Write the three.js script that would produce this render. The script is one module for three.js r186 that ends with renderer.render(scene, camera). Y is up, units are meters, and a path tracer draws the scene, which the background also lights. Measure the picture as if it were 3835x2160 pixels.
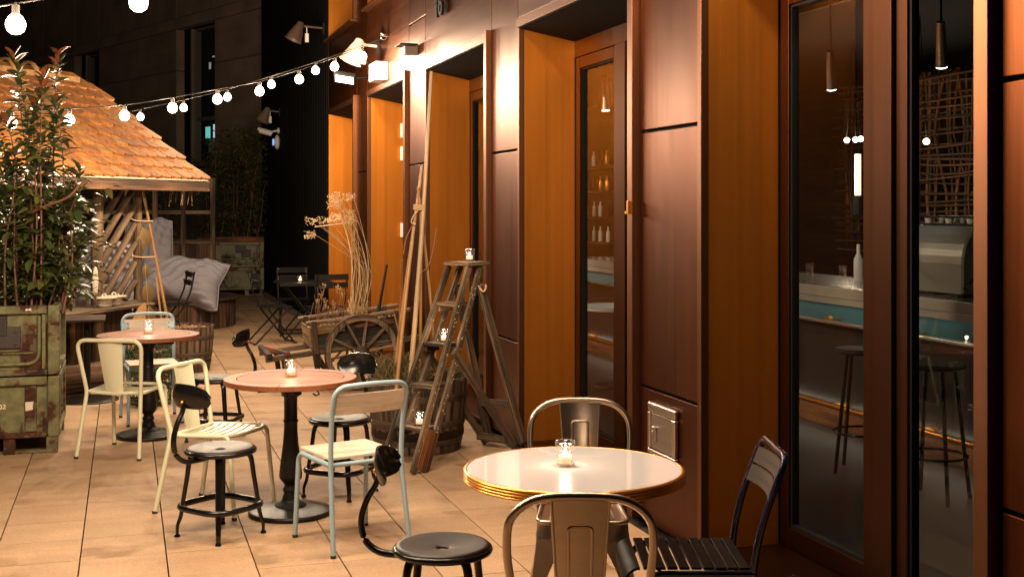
import * as THREE from 'three';
import { mergeGeometries, toCreasedNormals } from 'three/addons/utils/BufferGeometryUtils.js';
import { RoundedBoxGeometry } from 'three/addons/geometries/RoundedBoxGeometry.js';
import { TextGeometry } from 'three/addons/geometries/TextGeometry.js';
import { FontLoader } from 'three/addons/loaders/FontLoader.js';

// ---------------------------------------------------------------- camera, sky, exposure
const scene = new THREE.Scene();
const camera = new THREE.PerspectiveCamera(26.34, 1024 / 576, 0.05, 200);
camera.position.set(0, 1.67, 0);
camera.rotation.y = -0.30472;
camera.setViewOffset(1024, 576, 0, 82, 1024, 576);
scene.add(camera);

const renderer = new THREE.WebGLRenderer({ antialias: true });
renderer.setSize(1024, 576);
renderer.toneMapping = THREE.LinearToneMapping;
renderer.toneMappingExposure = 1.0;
renderer.shadowMap.enabled = true;

// a black city night: one even, very dark sky
const skyData = new Float32Array(32 * 16 * 4);
for (let i = 0; i < 32 * 16; i++) skyData.set([0.004, 0.0032, 0.0028, 1], i * 4);
const skyTex = new THREE.DataTexture(skyData, 32, 16, THREE.RGBAFormat, THREE.FloatType);
skyTex.mapping = THREE.EquirectangularReflectionMapping; skyTex.magFilter = THREE.LinearFilter; skyTex.needsUpdate = true;
scene.background = skyTex; scene.environment = skyTex;

const moon = new THREE.DirectionalLight(new THREE.Color().setRGB(1, 0.93, 0.85), 0.01);
moon.position.set(-8, 20, 6); moon.castShadow = true; moon.shadow.radius = 30;
Object.assign(moon.shadow.camera, { left: -15, right: 15, top: 15, bottom: -15, near: 1, far: 60 });
scene.add(moon); scene.add(moon.target);

const BULB = 5.0;                                  // candela of one festoon bulb
const WARM = new THREE.Color().setRGB(1, 0.76, 0.52);
const FLAME = new THREE.Color().setRGB(1, 0.76, 0.52);
const COOL = new THREE.Color().setRGB(0.93, 0.97, 1);

// ---------------------------------------------------------------- helpers
let seedState = 20240611;
function rnd() { seedState |= 0; seedState = seedState + 0x6D2B79F5 | 0; let t = Math.imul(seedState ^ seedState >>> 15, 1 | seedState); t = t + Math.imul(t ^ t >>> 7, 61 | t) ^ t; return ((t ^ t >>> 14) >>> 0) / 4294967296; }
const rr = (a, b) => a + (b - a) * rnd();
const V = (x, y, z) => new THREE.Vector3(x, y, z);
const C = (r, g, b) => new THREE.Color().setRGB(r, g, b);
const PI = Math.PI;

const used = {};
function numbered(n) { const k = used[n] = (used[n] ?? -1) + 1; return k ? n + '_' + String(k).padStart(3, '0') : n; }
function tag(o, label, category, group, kind) {
  if (label) o.userData.label = label;
  if (category) o.userData.category = category;
  if (group) o.userData.group = group;
  if (kind) o.userData.kind = kind;
  return o;
}
function thing(name, label, category, pos = [0, 0, 0], turn = 0, group) {
  const o = new THREE.Group(); o.name = numbered(name); o.position.set(...pos); o.rotation.y = turn; scene.add(o);
  return tag(o, label, category, group);
}
function structure(name) { const o = new THREE.Group(); o.name = name; o.userData.kind = 'structure'; scene.add(o); return o; }
function clean(g) {
  if (g.index) g = g.toNonIndexed();
  for (const k of Object.keys(g.attributes)) if (!['position', 'normal', 'uv'].includes(k)) g.deleteAttribute(k);
  if (!g.attributes.uv) g.setAttribute('uv', new THREE.BufferAttribute(new Float32Array(g.attributes.position.count * 2), 2));
  if (!g.attributes.normal) g.computeVertexNormals();
  g.morphAttributes = {}; g.clearGroups();
  return g;
}
function merge(list) { list = [].concat(list).map(clean); return list.length === 1 ? list[0] : mergeGeometries(list); }
function part(name, geo, mat, parent, label) {
  const m = new THREE.Mesh(Array.isArray(geo) ? merge(geo) : geo, mat);
  m.name = parent ? name : numbered(name); m.castShadow = m.receiveShadow = true;
  (parent || scene).add(m); if (label) m.userData.label = label;
  return m;
}
// box-projected uv in metres, u along the longest side so that grain runs lengthwise
function uvm(g, ou = 0, ov = 0) {
  g = clean(g); g.computeBoundingBox();
  const s = g.boundingBox.getSize(V()), ext = [s.x, s.y, s.z];
  const p = g.attributes.position, n = g.attributes.normal, uv = g.attributes.uv;
  for (let t = 0; t < p.count; t += 3) {
    const nx = Math.abs(n.getX(t) + n.getX(t + 1) + n.getX(t + 2)), ny = Math.abs(n.getY(t) + n.getY(t + 1) + n.getY(t + 2)), nz = Math.abs(n.getZ(t) + n.getZ(t + 1) + n.getZ(t + 2));
    let a = nx >= ny && nx >= nz ? [1, 2] : ny >= nz ? [0, 2] : [0, 1];
    if (ext[a[1]] > ext[a[0]]) a = [a[1], a[0]];
    for (let k = t; k < t + 3; k++) { const c = [p.getX(k), p.getY(k), p.getZ(k)]; uv.setXY(k, c[a[0]] + ou, c[a[1]] + ov); }
  }
  return g;
}
function place(g, pos = [0, 0, 0], rot = [0, 0, 0], scale) {
  const m = new THREE.Matrix4().compose(V(...pos), new THREE.Quaternion().setFromEuler(new THREE.Euler(...rot)), scale ? V(...scale) : V(1, 1, 1));
  return g.applyMatrix4(m);
}
function box(w, h, d, pos, rot, bevel = 0) {
  let g = bevel ? new RoundedBoxGeometry(w, h, d, 1, Math.min(bevel, w / 2.01, h / 2.01, d / 2.01)) : new THREE.BoxGeometry(w, h, d);
  g = uvm(g, rr(0, 3), rr(0, 3));
  return place(g, pos, rot);
}
// box given by its corners
function span(x0, x1, y0, y1, z0, z1, bevel = 0) { return box(Math.abs(x1 - x0), Math.abs(y1 - y0), Math.abs(z1 - z0), [(x0 + x1) / 2, (y0 + y1) / 2, (z0 + z1) / 2], undefined, bevel); }
function cyl(r0, r1, h, pos, rot, n = 20, open = false) { return place(new THREE.CylinderGeometry(r0, r1, h, n, 1, open), pos, rot); }
function lathe(pts, n = 32) { return new THREE.LatheGeometry(pts.map(([r, y]) => new THREE.Vector2(Math.max(r, 1e-5), y)), n); }
function curve(pts, n = 24, closed = false) { const c = new THREE.CatmullRomCurve3(pts.map(p => V(...p)), closed, 'centripetal'); const o = []; for (let i = 0; i < (closed ? n : n + 1); i++) o.push(c.getPoint(i / n).toArray()); return o; }
function fillet(pts, r, n = 5, closed = false) {
  const o = [], N = pts.length;
  for (let i = 0; i < N; i++) {
    if (!closed && (i === 0 || i === N - 1)) { o.push(pts[i]); continue; }
    const p = V(...pts[i]), a = V(...pts[(i + N - 1) % N]), b = V(...pts[(i + 1) % N]);
    const ri = Array.isArray(r) ? r[i] : r;
    if (!ri) { o.push(pts[i]); continue; }
    const da = a.clone().sub(p), db = b.clone().sub(p), d = Math.min(ri, da.length() * 0.48, db.length() * 0.48);
    const s = p.clone().add(da.normalize().multiplyScalar(d)), e = p.clone().add(db.normalize().multiplyScalar(d));
    for (let k = 0; k <= n; k++) { const t = k / n; o.push(s.clone().multiplyScalar((1 - t) ** 2).add(p.clone().multiplyScalar(2 * t * (1 - t))).add(e.clone().multiplyScalar(t * t)).toArray()); }
  }
  return o;
}
// tube along a polyline; rad a number or f(t); flat squashes the section along the frame's second axis (up hint gives that axis)
function sweep(pts, rad, sides = 8, { closed = false, flat = 1, up = null, bump = 0, square = false } = {}) {
  const P = pts.map(p => V(...p)), N = P.length, rings = closed ? N + 1 : N;
  const T = P.map((p, i) => (closed ? P[(i + 1) % N].clone().sub(P[(i + N - 1) % N]) : P[Math.min(i + 1, N - 1)].clone().sub(P[Math.max(i - 1, 0)])).normalize());
  let nrm = up ? V(...up) : (Math.abs(T[0].y) < 0.9 ? V(0, 1, 0) : V(1, 0, 0));
  nrm.sub(T[0].clone().multiplyScalar(nrm.dot(T[0]))).normalize();
  const pos = [], nor = [], uv = [], idx = []; let len = 0;
  const Nn = [], len_ = [];
  for (let i = 0; i < N; i++) {
    if (i) { len += P[i].distanceTo(P[i - 1]); if (up) nrm = V(...up); nrm.sub(T[i].clone().multiplyScalar(nrm.dot(T[i]))).normalize(); }
    Nn.push(nrm.clone()); len_.push(len);
  }
  for (let i = 0; i < rings; i++) {
    const k = i % N, b = V().crossVectors(T[k], Nn[k]), r0 = typeof rad === 'function' ? rad(k / (N - 1)) : rad;
    const L = i < N ? len_[i] : len + P[0].distanceTo(P[N - 1]);
    for (let j = 0; j <= sides; j++) {
      let a = j / sides * 2 * PI + (square ? PI / sides : 0); const r = r0 * (square ? 1 / Math.cos(PI / sides) : 1) * (1 + (bump ? bump * Math.sin(j * 5.3 + i * 1.7) * Math.sin(i * 0.9 + j * 2.1) : 0));
      const cx = Math.cos(a) * r * flat, cy = Math.sin(a) * r;
      const q = P[k].clone().addScaledVector(Nn[k], cx).addScaledVector(b, cy);
      const n = Nn[k].clone().multiplyScalar(Math.cos(a)).addScaledVector(b, Math.sin(a) * flat).normalize();
      pos.push(q.x, q.y, q.z); nor.push(n.x, n.y, n.z); uv.push(L, j / sides * 2 * PI * r0);
    }
  }
  const S = sides + 1;
  for (let i = 0; i < rings - 1; i++) for (let j = 0; j < sides; j++) { const a = i * S + j, b = a + S; idx.push(a, a + 1, b, b, a + 1, b + 1); }
  if (!closed) for (const [ring, dir] of [[0, -1], [rings - 1, 1]]) {
    const c = pos.length / 3, k = ring % N; pos.push(...P[k].toArray()); const t = T[k].clone().multiplyScalar(dir); nor.push(t.x, t.y, t.z); uv.push(0, 0);
    for (let j = 0; j <= sides; j++) { const o = (ring * S + j) * 3; pos.push(pos[o], pos[o + 1], pos[o + 2]); nor.push(t.x, t.y, t.z); uv.push(pos[o], pos[o + 1]); }
    for (let j = 0; j < sides; j++) dir < 0 ? idx.push(c, c + j + 2, c + j + 1) : idx.push(c, c + j + 1, c + j + 2);
  }
  const g = new THREE.BufferGeometry();
  g.setAttribute('position', new THREE.Float32BufferAttribute(pos, 3)); g.setAttribute('normal', new THREE.Float32BufferAttribute(nor, 3)); g.setAttribute('uv', new THREE.Float32BufferAttribute(uv, 2)); g.setIndex(idx);
  return square ? toCreasedNormals(g, 0.6) : g;
}
// sheet from a grid function f(u,v) -> [x,y,z], given a thickness (closed)
function sheet(f, nu, nv, th) {
  const P = (i, j) => V(...f(i / nu, j / nv)), top = [], N = [];
  for (let i = 0; i <= nu; i++) for (let j = 0; j <= nv; j++) {
    const a = P(Math.min(i + 1, nu), j).sub(P(Math.max(i - 1, 0), j)), b = P(i, Math.min(j + 1, nv)).sub(P(i, Math.max(j - 1, 0)));
    top.push(P(i, j)); N.push(a.cross(b).normalize());
  }
  const id = (i, j) => i * (nv + 1) + j, tri = [], uvs = [];
  const pt = (s, i, j) => top[id(i, j)].clone().addScaledVector(N[id(i, j)], s * th / 2);
  const quad = (A, B, Cc, D) => { for (const [s, i, j] of [A, B, Cc, A, Cc, D]) { const p = pt(s, i, j); tri.push(p.x, p.y, p.z); uvs.push(i / nu, j / nv); } };
  for (let i = 0; i < nu; i++) for (let j = 0; j < nv; j++) { quad([1, i, j], [1, i + 1, j], [1, i + 1, j + 1], [1, i, j + 1]); quad([-1, i, j], [-1, i, j + 1], [-1, i + 1, j + 1], [-1, i + 1, j]); }
  for (let i = 0; i < nu; i++) { quad([-1, i, 0], [-1, i + 1, 0], [1, i + 1, 0], [1, i, 0]); quad([1, i, nv], [1, i + 1, nv], [-1, i + 1, nv], [-1, i, nv]); }
  for (let j = 0; j < nv; j++) { quad([1, 0, j], [1, 0, j + 1], [-1, 0, j + 1], [-1, 0, j]); quad([-1, nu, j], [-1, nu, j + 1], [1, nu, j + 1], [1, nu, j]); }
  const g = new THREE.BufferGeometry();
  g.setAttribute('position', new THREE.Float32BufferAttribute(tri, 3)); g.setAttribute('uv', new THREE.Float32BufferAttribute(uvs, 2)); g.computeVertexNormals();
  return toCreasedNormals(g, 0.7);
}
function extr(pts, depth, bevel = 0, holes = [], curveSegments = 8) {
  const s = pts instanceof THREE.Shape ? pts : new THREE.Shape(pts.map(p => new THREE.Vector2(...p)));
  for (const h of holes) s.holes.push(h instanceof THREE.Path ? h : new THREE.Path(h.map(p => new THREE.Vector2(...p))));
  return new THREE.ExtrudeGeometry(s, { depth, bevelEnabled: bevel > 0, bevelThickness: bevel, bevelSize: bevel, bevelOffset: -bevel, bevelSegments: 1, curveSegments });
}
// straight board between two points, section w (across) x h (along up)
function beam(a, b, w, h, up = [0, 1, 0], bevel = 0) {
  const A = V(...a), B = V(...b), L = A.distanceTo(B);
  let g = bevel ? new RoundedBoxGeometry(w, h, L, 1, bevel) : new THREE.BoxGeometry(w, h, L);
  g = uvm(g, rr(0, 4), rr(0, 4));
  const z = B.clone().sub(A).normalize(), x = V().crossVectors(V(...up), z).normalize(), y = V().crossVectors(z, x);
  return g.applyMatrix4(new THREE.Matrix4().makeBasis(x, y, z).setPosition(A.add(B).multiplyScalar(0.5)));
}

// ---------------------------------------------------------------- textures
function lattice(n, cells) { const a = new Float32Array(cells * cells); for (let i = 0; i < a.length; i++) a[i] = rnd(); return a; }
function noiseField(n, cx, cy) {           // tileable value noise
  const a = new Float32Array(cx * cy); for (let i = 0; i < a.length; i++) a[i] = rnd();
  const o = new Float32Array(n * n);
  for (let y = 0; y < n; y++) for (let x = 0; x < n; x++) {
    const fx = x / n * cx, fy = y / n * cy, ix = Math.floor(fx), iy = Math.floor(fy); let tx = fx - ix, ty = fy - iy; tx = tx * tx * (3 - 2 * tx); ty = ty * ty * (3 - 2 * ty);
    const g = (i, j) => a[(j % cy) * cx + i % cx];
    o[y * n + x] = (g(ix, iy) * (1 - tx) + g(ix + 1, iy) * tx) * (1 - ty) + (g(ix, iy + 1) * (1 - tx) + g(ix + 1, iy + 1) * tx) * ty;
  }
  return o;
}
function fbm(n, cx, cy, oct, gain = 0.5) { const o = new Float32Array(n * n); let w = 1, s = 0; for (let k = 0; k < oct; k++) { const f = noiseField(n, Math.min(cx, n), Math.min(cy, n)); for (let i = 0; i < o.length; i++) o[i] += f[i] * w; s += w; w *= gain; cx *= 2; cy *= 2; } for (let i = 0; i < o.length; i++) o[i] /= s; return o; }
function tex(n, f, repeat, srgb = true) {
  const d = new Uint8Array(n * n * 4);
  for (let i = 0; i < n * n; i++) { const c = f(i, i % n, Math.floor(i / n)); for (let k = 0; k < 3; k++) d[i * 4 + k] = Math.max(0, Math.min(255, c[k] * 255)); d[i * 4 + 3] = 255; }
  const t = new THREE.DataTexture(d, n, n, THREE.RGBAFormat); t.wrapS = t.wrapT = THREE.RepeatWrapping; t.magFilter = THREE.LinearFilter; t.minFilter = THREE.LinearMipmapLinearFilter; t.generateMipmaps = true;
  if (srgb) t.colorSpace = THREE.SRGBColorSpace; t.repeat.set(...repeat); t.needsUpdate = true; return t;
}
const g3 = v => [v, v, v], clamp = (v, a = 0, b = 1) => Math.max(a, Math.min(b, v)), sst = (a, b, v) => { const t = clamp((v - a) / (b - a)); return t * t * (3 - 2 * t); };
// wood: grain along u
const wA = fbm(512, 3, 48, 3), wB = fbm(512, 2, 9, 3), wC = noiseField(512, 40, 300);
const woodVal = new Float32Array(512 * 512).map((_, i) => clamp(0.62 + 0.42 * (wA[i] - 0.5) + 0.5 * (wB[i] - 0.5) + 0.22 * (wC[i] - 0.5)));
const texWood = tex(512, i => { const v = woodVal[i]; return [v * 1.22, v * 1.18, v * 1.13]; }, [1, 1.6]);
const bumpWood = tex(512, i => g3(woodVal[i]), [1, 1.6], false);
const texRough = tex(512, i => { const v = clamp(0.72 + 0.85 * (wA[i] - 0.5) + 0.75 * (wB[i] - 0.5) + 0.3 * (wC[i] - 0.5), 0.2); return [v, v * 0.97, v * 0.93]; }, [0.9, 2.2]);
const texWoodSoft = tex(512, i => { const v = 0.84 + 0.42 * (woodVal[i] - 0.62); return [v * 1.06, v * 1.04, v]; }, [1, 1.6]);
// stone slabs: fine grit, soft marks, a few stains
const sA = fbm(1024, 5, 5, 5), sB = noiseField(1024, 420, 420), sC = fbm(1024, 3, 26, 4), sD = fbm(1024, 9, 9, 4);
const stoneVal = i => 0.86 + 0.20 * (sA[i] - 0.5) + 0.11 * (sB[i] - 0.5) + 0.12 * (sC[i] - 0.5) - 0.07 * sst(0.60, 0.74, sD[i]);
const texStone = tex(1024, i => { const v = stoneVal(i), st = sst(0.58, 0.74, sD[i]); return [v, v * (1 - 0.03 * st), v * (1 - 0.08 * st)]; }, [0.42, 0.42]);
const texStain = tex(1024, i => { const st = sst(0.50, 0.70, sD[i]) * (0.45 + 0.55 * sst(0.42, 0.58, sC[i])), v = stoneVal(i) - 0.10 * st; return [v, v * (1 - 0.03 * st), v * (1 - 0.09 * st)]; }, [0.42, 0.42]);
const bumpStone = tex(512, i => g3(0.5 + 0.5 * (sB[(i % 512) * 2 + Math.floor(i / 512) * 2048] - 0.5)), [0.42, 0.42], false);
// brushed, faintly streaked sheet metal (streaks along v)
const mA = fbm(512, 2, 90, 3), mB = fbm(512, 3, 4, 4), mC = fbm(512, 10, 24, 3);
const texMetal = tex(512, i => g3(0.88 + 0.09 * (mA[i] - 0.5) + 0.10 * (mB[i] - 0.5) + 0.06 * (mC[i] - 0.5)), [0.33, 0.7]);
const roughMetal = tex(512, i => g3(0.84 + 0.10 * (mA[i] - 0.5) + 0.2 * (mB[i] - 0.5)), [0.33, 0.7], false);
const texSheet = tex(512, i => g3(0.9 + 0.05 * (mB[i] - 0.5) + 0.03 * (mA[i] - 0.5) + 0.04 * (mC[i] - 0.5)), [0.33, 0.7]);
// painted steel with rust
const rA = fbm(1024, 7, 7, 5), rB = fbm(1024, 40, 40, 3), rC = fbm(1024, 26, 5, 4), rD = noiseField(1024, 300, 300);
const rustMask = i => clamp(0.35 * sst(0.42, 0.6, rA[i]) + sst(0.535, 0.66, rA[i] * 0.72 + rB[i] * 0.36 - 0.04) + 0.75 * sst(0.60, 0.72, rC[i] * 0.6 + rA[i] * 0.45));
const texRust = tex(1024, i => { const m = rustMask(i), v = 0.85 + 0.3 * (rB[i] - 0.5) + 0.1 * (rD[i] - 0.5), w = 0.55 + 0.9 * (rB[i] - 0.3); return [0.535 * v * (1 - m) + 0.36 * w * m, 0.525 * v * (1 - m) + 0.20 * w * m, 0.36 * v * (1 - m) + 0.115 * w * m]; }, [0.8, 0.8]);
const roughRust = tex(1024, i => g3(0.5 + 0.42 * rustMask(i)), [0.8, 0.8], false);
// clay roof tile, mottled
const texClay = tex(512, i => { const j = (i % 512) * 2 + Math.floor(i / 512) * 2048, v = 0.8 + 0.5 * (rA[j] - 0.5) + 0.3 * (rB[j] - 0.5) + 0.12 * (rD[j] - 0.5); return [v, v * 0.985, v * 0.95]; }, [1.7, 1.7]);
// worn black paint / dusty metal
const texDust = tex(512, i => { const j = (i % 512) * 2 + Math.floor(i / 512) * 2048; return g3(0.8 + 0.45 * (sA[j] - 0.5) + 0.1 * (sB[j] - 0.5)); }, [1.3, 1.3]);
const roughDust = tex(512, i => { const j = (i % 512) * 2 + Math.floor(i / 512) * 2048; return g3(clamp(0.72 + 0.9 * (sA[j] - 0.5) + 0.3 * (sD[j] - 0.5))); }, [1.3, 1.3], false);
// woven cloth
const texCloth = tex(256, (i, x, y) => g3(0.5 + 0.25 * Math.sin(x * PI / 2) * Math.sin(y * PI / 2) + 0.25 * (rD[x * 4 + y * 4096] - 0.5)), [6, 6], false);
// concrete
const texConcrete = tex(512, i => { const j = (i % 512) * 2 + Math.floor(i / 512) * 2048; return g3(0.82 + 0.3 * (sA[j] - 0.5) + 0.12 * (sC[j] - 0.5) + 0.06 * (sB[j] - 0.5)); }, [0.3, 0.3]);

// ---------------------------------------------------------------- materials
const mat = (c, rough, metal = 0, extra = {}) => new THREE.MeshStandardMaterial({ color: C(...c), roughness: rough, metalness: metal, ...extra });
const phys = (c, rough, metal = 0, extra = {}) => new THREE.MeshPhysicalMaterial({ color: C(...c), roughness: rough, metalness: metal, ...extra });
const wood = (c, rough = 0.6, bump = 0.0006) => mat(c, rough, 0, { map: texWood, bumpMap: bumpWood, bumpScale: bump });
const soft = (c, rough = 0.5) => mat(c, rough, 0, { map: texWoodSoft, bumpMap: bumpWood, bumpScale: 0.0003 });
const rwood = (c, rough = 0.85, bump = 0.002) => mat(c, rough, 0, { map: texRough, bumpMap: bumpWood, bumpScale: bump });
const glow = (c, k) => new THREE.MeshStandardMaterial({ color: C(0.8, 0.8, 0.8), emissive: C(...c), emissiveIntensity: k, roughness: 0.6 });
const M = {
  stone: [[0.555, 0.35, 0.20], [0.535, 0.335, 0.19], [0.575, 0.364, 0.21], [0.515, 0.322, 0.183]].map(c => mat(c, 0.72, 0, { map: texStone, bumpMap: bumpStone, bumpScale: 0.0006 })),
  stoneStained: mat([0.545, 0.343, 0.196], 0.72, 0, { map: texStain, bumpMap: bumpStone, bumpScale: 0.0006 }),
  joint: mat([0.035, 0.026, 0.02], 0.95),
  panel: [[0.14, 0.040, 0.012], [0.134, 0.038, 0.0115], [0.146, 0.042, 0.0125]].map(c => phys(c, 0.5, 1, { map: texMetal, roughnessMap: roughMetal })),
  trim: phys([0.24, 0.10, 0.048], 0.45, 1, { map: texMetal }),
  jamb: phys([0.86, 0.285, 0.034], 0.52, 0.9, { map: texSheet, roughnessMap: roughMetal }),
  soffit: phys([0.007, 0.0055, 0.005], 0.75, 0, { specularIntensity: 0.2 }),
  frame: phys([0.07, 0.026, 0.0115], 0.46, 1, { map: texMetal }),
  backing: mat([0.012, 0.01, 0.009], 0.9),
  gasket: phys([0.006, 0.006, 0.006], 0.6, 0, { specularIntensity: 0.25 }),
  blackClad: phys([0.0045, 0.0038, 0.0034], 0.7, 0.0, { map: texMetal, specularIntensity: 0.2 }),
  glass: new THREE.MeshPhysicalMaterial({ color: C(0.93, 0.95, 0.93), roughness: 0.0, metalness: 0, transmission: 1, thickness: 0, ior: 1.36, specularIntensity: 0.7 }),
  concrete: mat([0.42, 0.30, 0.22], 0.85, 0, { map: texConcrete }),
  steel: phys([0.62, 0.58, 0.54], 0.28, 1),
  whitePlastic: mat([0.75, 0.72, 0.68], 0.45),
  blackMetal: phys([0.006, 0.0055, 0.0055], 0.2, 0),
  blackMatt: phys([0.012, 0.011, 0.01], 0.55, 0, { specularIntensity: 0.35 }),
  blackWorn: phys([0.018, 0.014, 0.012], 0.4, 0.0, { map: texDust, specularIntensity: 0.6 }),
  seatBlack: phys([0.03, 0.021, 0.019], 0.42, 0.0, { map: texDust, specularIntensity: 0.7 }),
  mint: phys([0.66, 0.635, 0.45], 0.42, 0, { clearcoat: 0.25, clearcoatRoughness: 0.3 }),
  blue: phys([0.31, 0.43, 0.50], 0.38, 0, { clearcoat: 0.3, clearcoatRoughness: 0.3 }),
  paleWood: mat([0.90, 0.77, 0.67], 0.55, 0, { map: texWoodSoft, bumpMap: bumpWood, bumpScale: 0.0003 }),
  rubber: mat([0.02, 0.02, 0.02], 0.8),
  navy: phys([0.004, 0.005, 0.026], 0.14, 0.0, { clearcoat: 1, clearcoatRoughness: 0.06 }),
  slate: phys([0.014, 0.0105, 0.009], 0.5, 0, { map: texWood, specularIntensity: 0.22 }),
  bareSteel: phys([0.60, 0.49, 0.39], 0.3, 1, { map: texSheet }),
  laminate: phys([0.52, 0.515, 0.545], 0.22, 0, { clearcoat: 0.6, clearcoatRoughness: 0.04 }),
  brass: phys([0.78, 0.36, 0.075], 0.3, 0.9),
  teak: [[0.32, 0.098, 0.034], [0.295, 0.088, 0.03], [0.345, 0.11, 0.039]].map(c => soft(c, 0.6)),
  teakEdge: [[0.42, 0.13, 0.05], [0.56, 0.20, 0.055], [0.26, 0.075, 0.04]].map(c => wood(c, 0.4)),
  oldWood: [[0.22, 0.145, 0.085], [0.19, 0.125, 0.075], [0.25, 0.165, 0.095]].map(c => rwood(c)),
  greyWood: [[0.34, 0.245, 0.165], [0.29, 0.205, 0.135]].map(c => rwood(c)),
  darkWood: [[0.085, 0.052, 0.032], [0.07, 0.043, 0.028], [0.10, 0.062, 0.036]].map(c => rwood(c)),
  stave: [[0.15, 0.098, 0.064], [0.128, 0.082, 0.053], [0.17, 0.112, 0.073]].map(c => rwood(c)),
  hoop: mat([0.16, 0.115, 0.085], 0.6, 0.5, { map: texDust }),
  ladder: [[0.235, 0.16, 0.10], [0.20, 0.135, 0.085]].map(c => rwood(c, 0.75, 0.001)),
  orangeWood: rwood([0.40, 0.15, 0.045], 0.6, 0.001),
  bamboo: soft([0.46, 0.25, 0.095], 0.4),
  bambooPale: soft([0.52, 0.35, 0.2], 0.45),
  straw: mat([0.50, 0.32, 0.14], 0.8),
  strawPale: mat([0.62, 0.45, 0.27], 0.85),
  twig: mat([0.20, 0.09, 0.05], 0.7),
  soil: mat([0.055, 0.035, 0.022], 0.95, 0, { map: texDust }),
  chip: [[0.28, 0.15, 0.07], [0.20, 0.10, 0.05], [0.34, 0.20, 0.10]].map(c => mat(c, 0.85)),
  rustGreen: mat([0.92, 0.92, 0.92], 1, 0.05, { map: texRust, roughnessMap: roughRust }),
  latch: mat([0.105, 0.085, 0.085], 0.6, 0.3, { map: texDust }),
  clay: [[0.46, 0.17, 0.025], [0.42, 0.148, 0.022], [0.49, 0.187, 0.03], [0.34, 0.118, 0.02], [0.45, 0.2, 0.042]].map(c => mat(c, 0.8, 0, { map: texClay, bumpMap: bumpStone, bumpScale: 0.0006 })),
  ridge: mat([0.42, 0.22, 0.07], 0.8, 0, { map: texClay }),
  mortar: mat([0.45, 0.36, 0.26], 0.9),
  leaf: [[0.055, 0.08, 0.022], [0.085, 0.10, 0.028], [0.042, 0.062, 0.02], [0.13, 0.125, 0.034]].map(c => phys(c, 0.32, 0, { side: THREE.DoubleSide, specularIntensity: 0.8 })),
  leafRed: phys([0.26, 0.075, 0.03], 0.4, 0, { side: THREE.DoubleSide }),
  leafYellow: mat([0.36, 0.26, 0.045], 0.6, 0, { side: THREE.DoubleSide }),
  stem: mat([0.19, 0.085, 0.05], 0.6),
  fabric: mat([0.29, 0.275, 0.31], 0.95, 0, { bumpMap: texCloth, bumpScale: 0.0006 }),
  candleGlass: new THREE.MeshPhysicalMaterial({ color: C(1, 0.97, 0.94), roughness: 0.06, transmission: 1, thickness: 0, ior: 1.5 }),
  wax: new THREE.MeshPhysicalMaterial({ color: C(0.5, 0.42, 0.34), roughness: 0.5, emissive: C(1, 0.62, 0.32), emissiveIntensity: 0.8 }),
  flame: glow([1, 0.82, 0.6], 22),
  bulbGlass: glow([1, 0.80, 0.58], 16),
  cable: phys([0.015, 0.012, 0.01], 0.7, 0, { specularIntensity: 0.3 }),
  socket: phys([0.05, 0.04, 0.034], 0.6, 0, { specularIntensity: 0.4 }),
  rope: mat([0.55, 0.36, 0.2], 0.9),
  green: mat([0.015, 0.10, 0.055], 0.6),
  plank2: [[0.15, 0.075, 0.042], [0.13, 0.064, 0.036], [0.17, 0.088, 0.05]].map(c => rwood(c)),
};
const pick = (a) => a[Math.floor(rnd() * a.length) % a.length];
function lamp(color, intensity, pos, radius = 1.5, parent = scene) {
  const l = new THREE.PointLight(color, intensity, 0, 2); l.position.set(...pos); l.castShadow = true; l.shadow.radius = radius; parent.add(l); return l;
}

// ================================================================ SETTING
{ // ground sheet under everything
  const g = part('ground', new THREE.PlaneGeometry(160, 160).rotateX(-PI / 2).translate(0, -0.05, -20), M.joint); g.userData.kind = 'structure';
}
const paving = structure('terrace_paving');
{
  const S = 0.393, gapX = 0.007, gapZ = 0.0022, variants = [];
  for (let k = 0; k < 10; k++) {
    let g = new THREE.BoxGeometry(S - gapX, 0.04, S - gapZ).translate(0, -0.02, 0);
    g = clean(g); const p = g.attributes.position, uv = g.attributes.uv, ou = rr(0, 5), ov = rr(0, 5), turn = k % 2;
    for (let i = 0; i < p.count; i++) { const a = p.getX(i) + (p.getY(i) < -0.03 ? 0.05 : 0), b = p.getZ(i); uv.setXY(i, (turn ? -a : a) + ou, (turn ? -b : b) + ov); }
    variants.push(g);
  }
  camera.updateMatrixWorld(true); camera.updateProjectionMatrix();
  const all = [];
  for (let i = -16; i <= 6; i++) for (let j = -3; j <= 62; j++) {
    const x = 0.19 + S * (i + 0.5), z = -3.04 - S * (j + 0.5) + 1.2;
    if (x > 2.63) continue;
    const q = V(x, 0, z).project(camera), inside = Math.abs(q.x) < 1.08 && Math.abs(q.y) < 1.12 && z < -1;
    all.push([x, z, inside ? Math.hypot(x, z) : 100 + Math.hypot(x, z)]);
  }
  all.sort((a, b) => a[2] - b[2]);
  const rest = M.stone.map(() => []);
  all.forEach(([x, z], n) => {
    const v = variants[Math.floor(rnd() * 10)], mi = Math.floor(rnd() * 4), y = rr(-0.0012, 0);
    if (n < 300) part('paving_slab', v, rnd() < 0.2 ? M.stoneStained : M.stone[mi], paving).position.set(x, y, z);
    else rest[mi].push(v.clone().translate(x, y, z));
  });
  rest.forEach((r, i) => { if (r.length) tag(part('paving_slab_field', r, M.stone[i], paving), null, null, null, 'stuff'); });
}

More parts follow.
